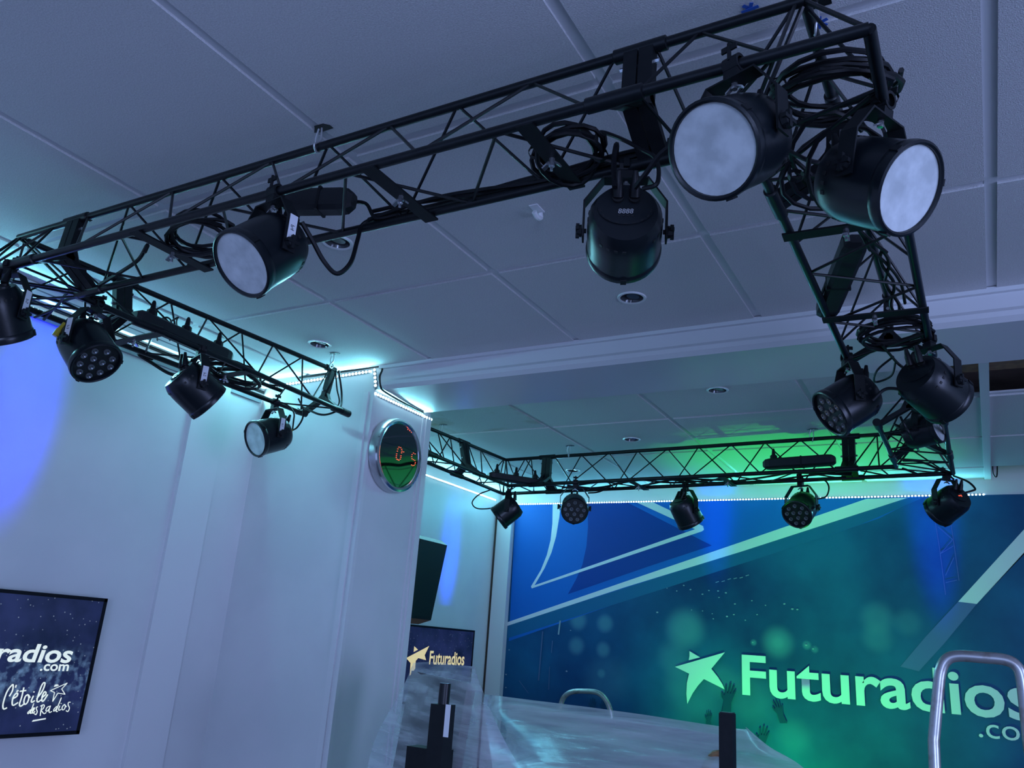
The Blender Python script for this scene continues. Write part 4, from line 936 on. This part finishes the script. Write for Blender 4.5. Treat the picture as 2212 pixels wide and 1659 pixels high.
# monitor wrapped in film
m0 = px(1022, 1445, 1, 2.02); m1 = px(897, 1447, 1, 2.42); h = .40
mon = empty('desk_monitor', ((m0 + m1) / 2).xy.to_3d() + V((0, 0, .75)), 'black desk monitor wrapped in clear plastic film', 'monitor')
d = (m0 - m1); d.z = 0; L = d.length; d.normalize(); nrm = V((d.y, -d.x, 0)); zt = min(m0.z, m1.z) - .004; dn = V((nrm.x * .10, nrm.y * .10, -1)).normalized()
cM = (m0 + m1) / 2; cM.z = zt; cM = cM + dn * (h / 2)
MB().box(cM, (L, .025, h), (d, dn.cross(d), -dn)).build('panel', 'tv_frame', mon)
MB().box(cM - dn.cross(d) * 0.02 + dn * .03, (L * .5, .03, h * .5), (d, dn.cross(d), -dn)).build('rear_cover', 'speaker', mon)
MB().box(V((cM.x, cM.y, (.75 + cM.z) / 2 - .02)), (.06, .03, cM.z - .77)).build('stand', 'tv_frame', mon)
MB().box(V((cM.x, cM.y, .757)), (.24, .18, .012)).build('foot', 'tv_frame', mon)
# black post in front of the monitor
pa = px(962, 1476, 1, 1.86)
po = empty('monitor_post', (pa.x, 1.96, .75), 'black mounting post with a round top and white paper tag before the wrapped monitor', 'post')
MB().cyl(V((pa.x, 1.86, .75)), V((pa.x, 1.86, pa.z)), .0145, 20).build('tube', 'black_metal', po, True)
MB().box(V((pa.x - .002, 1.862, (.75 + pa.z - .05) / 2)), (.045, .045, pa.z - .05 - .75)).build('sleeve', 'black_paint', po)
MB().box(V((pa.x - .055, 1.90, (.75 + pa.z - .16) / 2)), (.11, .05, pa.z - .16 - .75)).build('bracket', 'black_paint', po)
MB().box(V((pa.x + .029, 1.838, pa.z - .085)), (.014, .002, .075)).build('paper_tag', 'paper', po)
# second post
pc = px(1571, 1541, 1, 1.95)
po2 = empty('square_post', (pc.x, 1.96, .75), 'square black post standing before the film covered desk', 'post')
MB().box(V((pc.x, 1.95, (.75 + pc.z) / 2)), (.030, .030, pc.z - .75)).build('tube', 'black_paint', po2)
MB().box(V((pc.x, 1.95, pc.z + .001)), (.027, .027, .003)).build('top_cap', 'lamp_dark', po2)
MB().box(V((pc.x, 1.96, .754)), (.10, .10, .008)).build('base_plate', 'black_metal', po2)
# wooden hoop seen through the film
tag(MB().tube(spline([V((pe2.x - .12, 2.70, .75)), V((pe2.x - .08, 2.70, 1.12)), V((pe2.x + .0, 2.70, 1.28)), V((pe2.x + .09, 2.70, 1.10)), V((pe2.x + .12, 2.70, .75))]), .012, 8).build('wooden_hoop', 'wood', smooth=True), 'brown bent wooden frame dimly seen under the film corner', 'frame')
# film sheets
def sheet(name, lab, rows, nu, nv, amp, freq, seed, m='plastic_film'):
    """rows: polylines of world points, lofted and wrinkled"""
    rnd = random.Random(seed); R = [spline(r, 1) for r in rows]
    def resample(r, n):
        L = [0]
        for a, b in zip(r, r[1:]): L.append(L[-1] + (b - a).length)
        out = []
        for k in range(n + 1):
            s = L[-1] * k / n; i = max(j for j in range(len(L)) if L[j] <= s + 1e-9); i = min(i, len(r) - 2)
            out.append(lerp(r[i], r[i + 1], (s - L[i]) / max(1e-9, L[i + 1] - L[i])))
        return out
    G = [resample(spline(r, 6), nu) for r in rows]
    cols = [spline([g[k] for g in G], max(1, nv // (len(rows) - 1))) for k in range(nu + 1)]
    nvv = len(cols[0]); b = MB(); ph = [rnd.uniform(0, 6) for _ in range(8)]
    for k in range(nu + 1):
        for j in range(nvv):
            u, v = k / nu, j / (nvv - 1); p = V(cols[k][j])
            wv = sum(math.sin(freq * (q + 1) * .6 * u * 2 * PI + ph[q] + 1.7 * v * math.sin(ph[q])) / (q + 1) for q in range(6))
            wv2 = sum(math.sin(9 * (q + 1) * v + 5 * u + ph[q]) / (q + 1) for q in range(3)) * .3
            p = p + V((.1, -.9, .25)) * (amp * (wv + wv2) * (.15 + v)); b.v.append(p)
    for k in range(nu):
        for j in range(nvv - 1): a = k * nvv + j; b.f.append((a, a + 1, a + nvv + 1, a + nvv))
    o = b.build(name, m, smooth=True); return tag(o, lab, 'plastic film', 'clear plastic dust covers')
def Pp(*l): return [px(a, b, 1, c) for a, b, c in l]
sheet('plastic_sheet', 'clear plastic film stretched over the desk screen with a pointed right corner',
      [Pp((1048, 1500, 2.6), (1100, 1506, 2.86), (1350, 1538, 2.86), (1585, 1573, 2.86), (1612, 1571, 2.80)),
       Pp((1046, 1530, 2.45), (1105, 1560, 2.70), (1350, 1590, 2.76), (1590, 1610, 2.76), (1660, 1612, 2.70)),
       Pp((1060, 1620, 2.2), (1200, 1655, 2.45), (1400, 1660, 2.60), (1600, 1670, 2.62), (1745, 1668, 2.6)),
       Pp((1080, 1800, 2.0), (1250, 1800, 2.2), (1420, 1810, 2.4), (1620, 1820, 2.5), (1840, 1800, 2.5))], 110, 60, .006, 3.2, 3)
sheet('plastic_sheet', 'clear plastic film draped over the desk monitor beside the pillar',
      [Pp((893, 1432, 2.42), (930, 1430, 2.38), (985, 1436, 2.12), (1026, 1440, 2.00)),
       Pp((868, 1490, 2.30), (925, 1478, 2.20), (985, 1470, 2.04), (1034, 1470, 1.98)),
       Pp((810, 1600, 2.15), (890, 1590, 2.05), (1010, 1590, 1.92), (1080, 1580, 1.92)),
       Pp((770, 1760, 2.05), (880, 1780, 1.98), (1040, 1790, 1.88), (1180, 1760, 1.90))], 90, 60, .006, 2.6, 9, 'plastic_film_thin')

# ================================================================== STEP LADDERS
def ladder(lab, pts, y, dy, r, foot):
    """tube hoop through the given pixels on plane y, legs run to the floor"""
    P = Pp(*[(a, b, y) for a, b in pts]); l, q = P[0], P[-1]
    t = empty('step_ladder', ((l.x + q.x) / 2, y, 0), lab, 'ladder', 'metal step ladders')
    path = [V((l.x - foot, y - dy, 0.0))] + spline(P, 6) + [V((q.x + foot, y - dy, 0.0))]
    MB().tube(path, r, 12).build('hoop_rail', 'ladder', t, True)
    for k in range(3):
        z = .25 + .25 * k; f = 1 - z / l.z; MB().box((((l.x + q.x) / 2), y - dy * f, z), (q.x - l.x + 2 * foot * f, .09, .025)).build('step', 'ladder', t)
    for s, e in ((-1, l), (1, q)): MB().cyl(V((e.x, y + .02, l.z * .55)), V((e.x + s * foot, y + .45, .012)), r * .9, 10).build('rear_leg', 'ladder', t, True)
ladder('worn metal step ladder whose rounded hoop stands before the mural lettering', [(2017, 1600), (2026, 1500), (2032, 1450), (2045, 1425), (2070, 1417), (2120, 1420), (2170, 1425), (2195, 1438), (2207, 1465), (2216, 1540), (2222, 1600)], 2.15, .25, .0125, .04)
ladder('metal step ladder with its curved hoop just above the desk film', [(1207, 1550), (1213, 1518), (1222, 1502), (1238, 1494), (1265, 1493), (1290, 1496), (1306, 1508), (1317, 1530), (1322, 1560)], 4.25, .25, .0135, .04)

# ================================================================== FLOOR UPLIGHTS (below the picture, they light ceiling and walls)
def uplight(x, y, aim, lab, colr, en, ang, bl, group='floor uplights'):
    c = V((x, y, .13)); x_, y_, z_ = frame(V(aim)); t = empty('floor_uplight', c, lab, 'stage light', group)
    t.matrix_world = Matrix(((x_.x, y_.x, z_.x, c.x), (x_.y, y_.y, z_.y, c.y), (x_.z, y_.z, z_.z, c.z), (0, 0, 0, 1)))
    link('housing', LM['housing'], t); p = link('led_plate', LM['plate'], t)
    b = MB(); b.box((0, 0, -.095), (.12, .12, .07)); me = b.mesh('floor_stand', 'black_paint'); link('floor_stand', me, t)
    ld = bpy.data.lights.new('uplight_beam', 'SPOT'); ld.energy = en; ld.color = colr; ld.spot_size = math.radians(ang); ld.spot_blend = bl; ld.shadow_soft_size = .04
    o = bpy.data.objects.new('uplight_beam', ld); col.objects.link(o); o.parent = t; o.location = (0, 0, .08); o.rotation_euler = (PI, 0, 0)
uplight(-.78, 4.42, (0, -.06, 1), 'green floor uplight behind the desk shining on the ceiling', (0.02, 1.0, 0.06), 190, 40, 1.0)
uplight(-1.0, 3.75, (.08, 1.0, .80), 'wide green floor uplight washing the mural lettering', (0.02, 1.0, 0.13), 190, 80, 1.0)
uplight(XLF + .7, 1.40, (-.7, 0, 2.02), 'blue floor uplight at the left wall below the television', (0.0, 0.01, 1.0), 1000, 8.0, 1.0)
uplight(XLR + .7, 4.28, (-.7, 0, 1.92), 'blue floor uplight at the rear left wall', (0.0, 0.03, 1.0), 850, 7.5, 1.0)
uplight(-1.36, YB - .5, (0, .5, 2.36), 'blue floor uplight under the mural triangle', (0.0, 0.04, 1.0), 620, 7, 1.0)
uplight(-.21, YB - .5, (0, .5, 2.25), 'blue floor uplight under the right part of the mural', (0.0, 0.04, 1.0), 900, 8, 1.0)
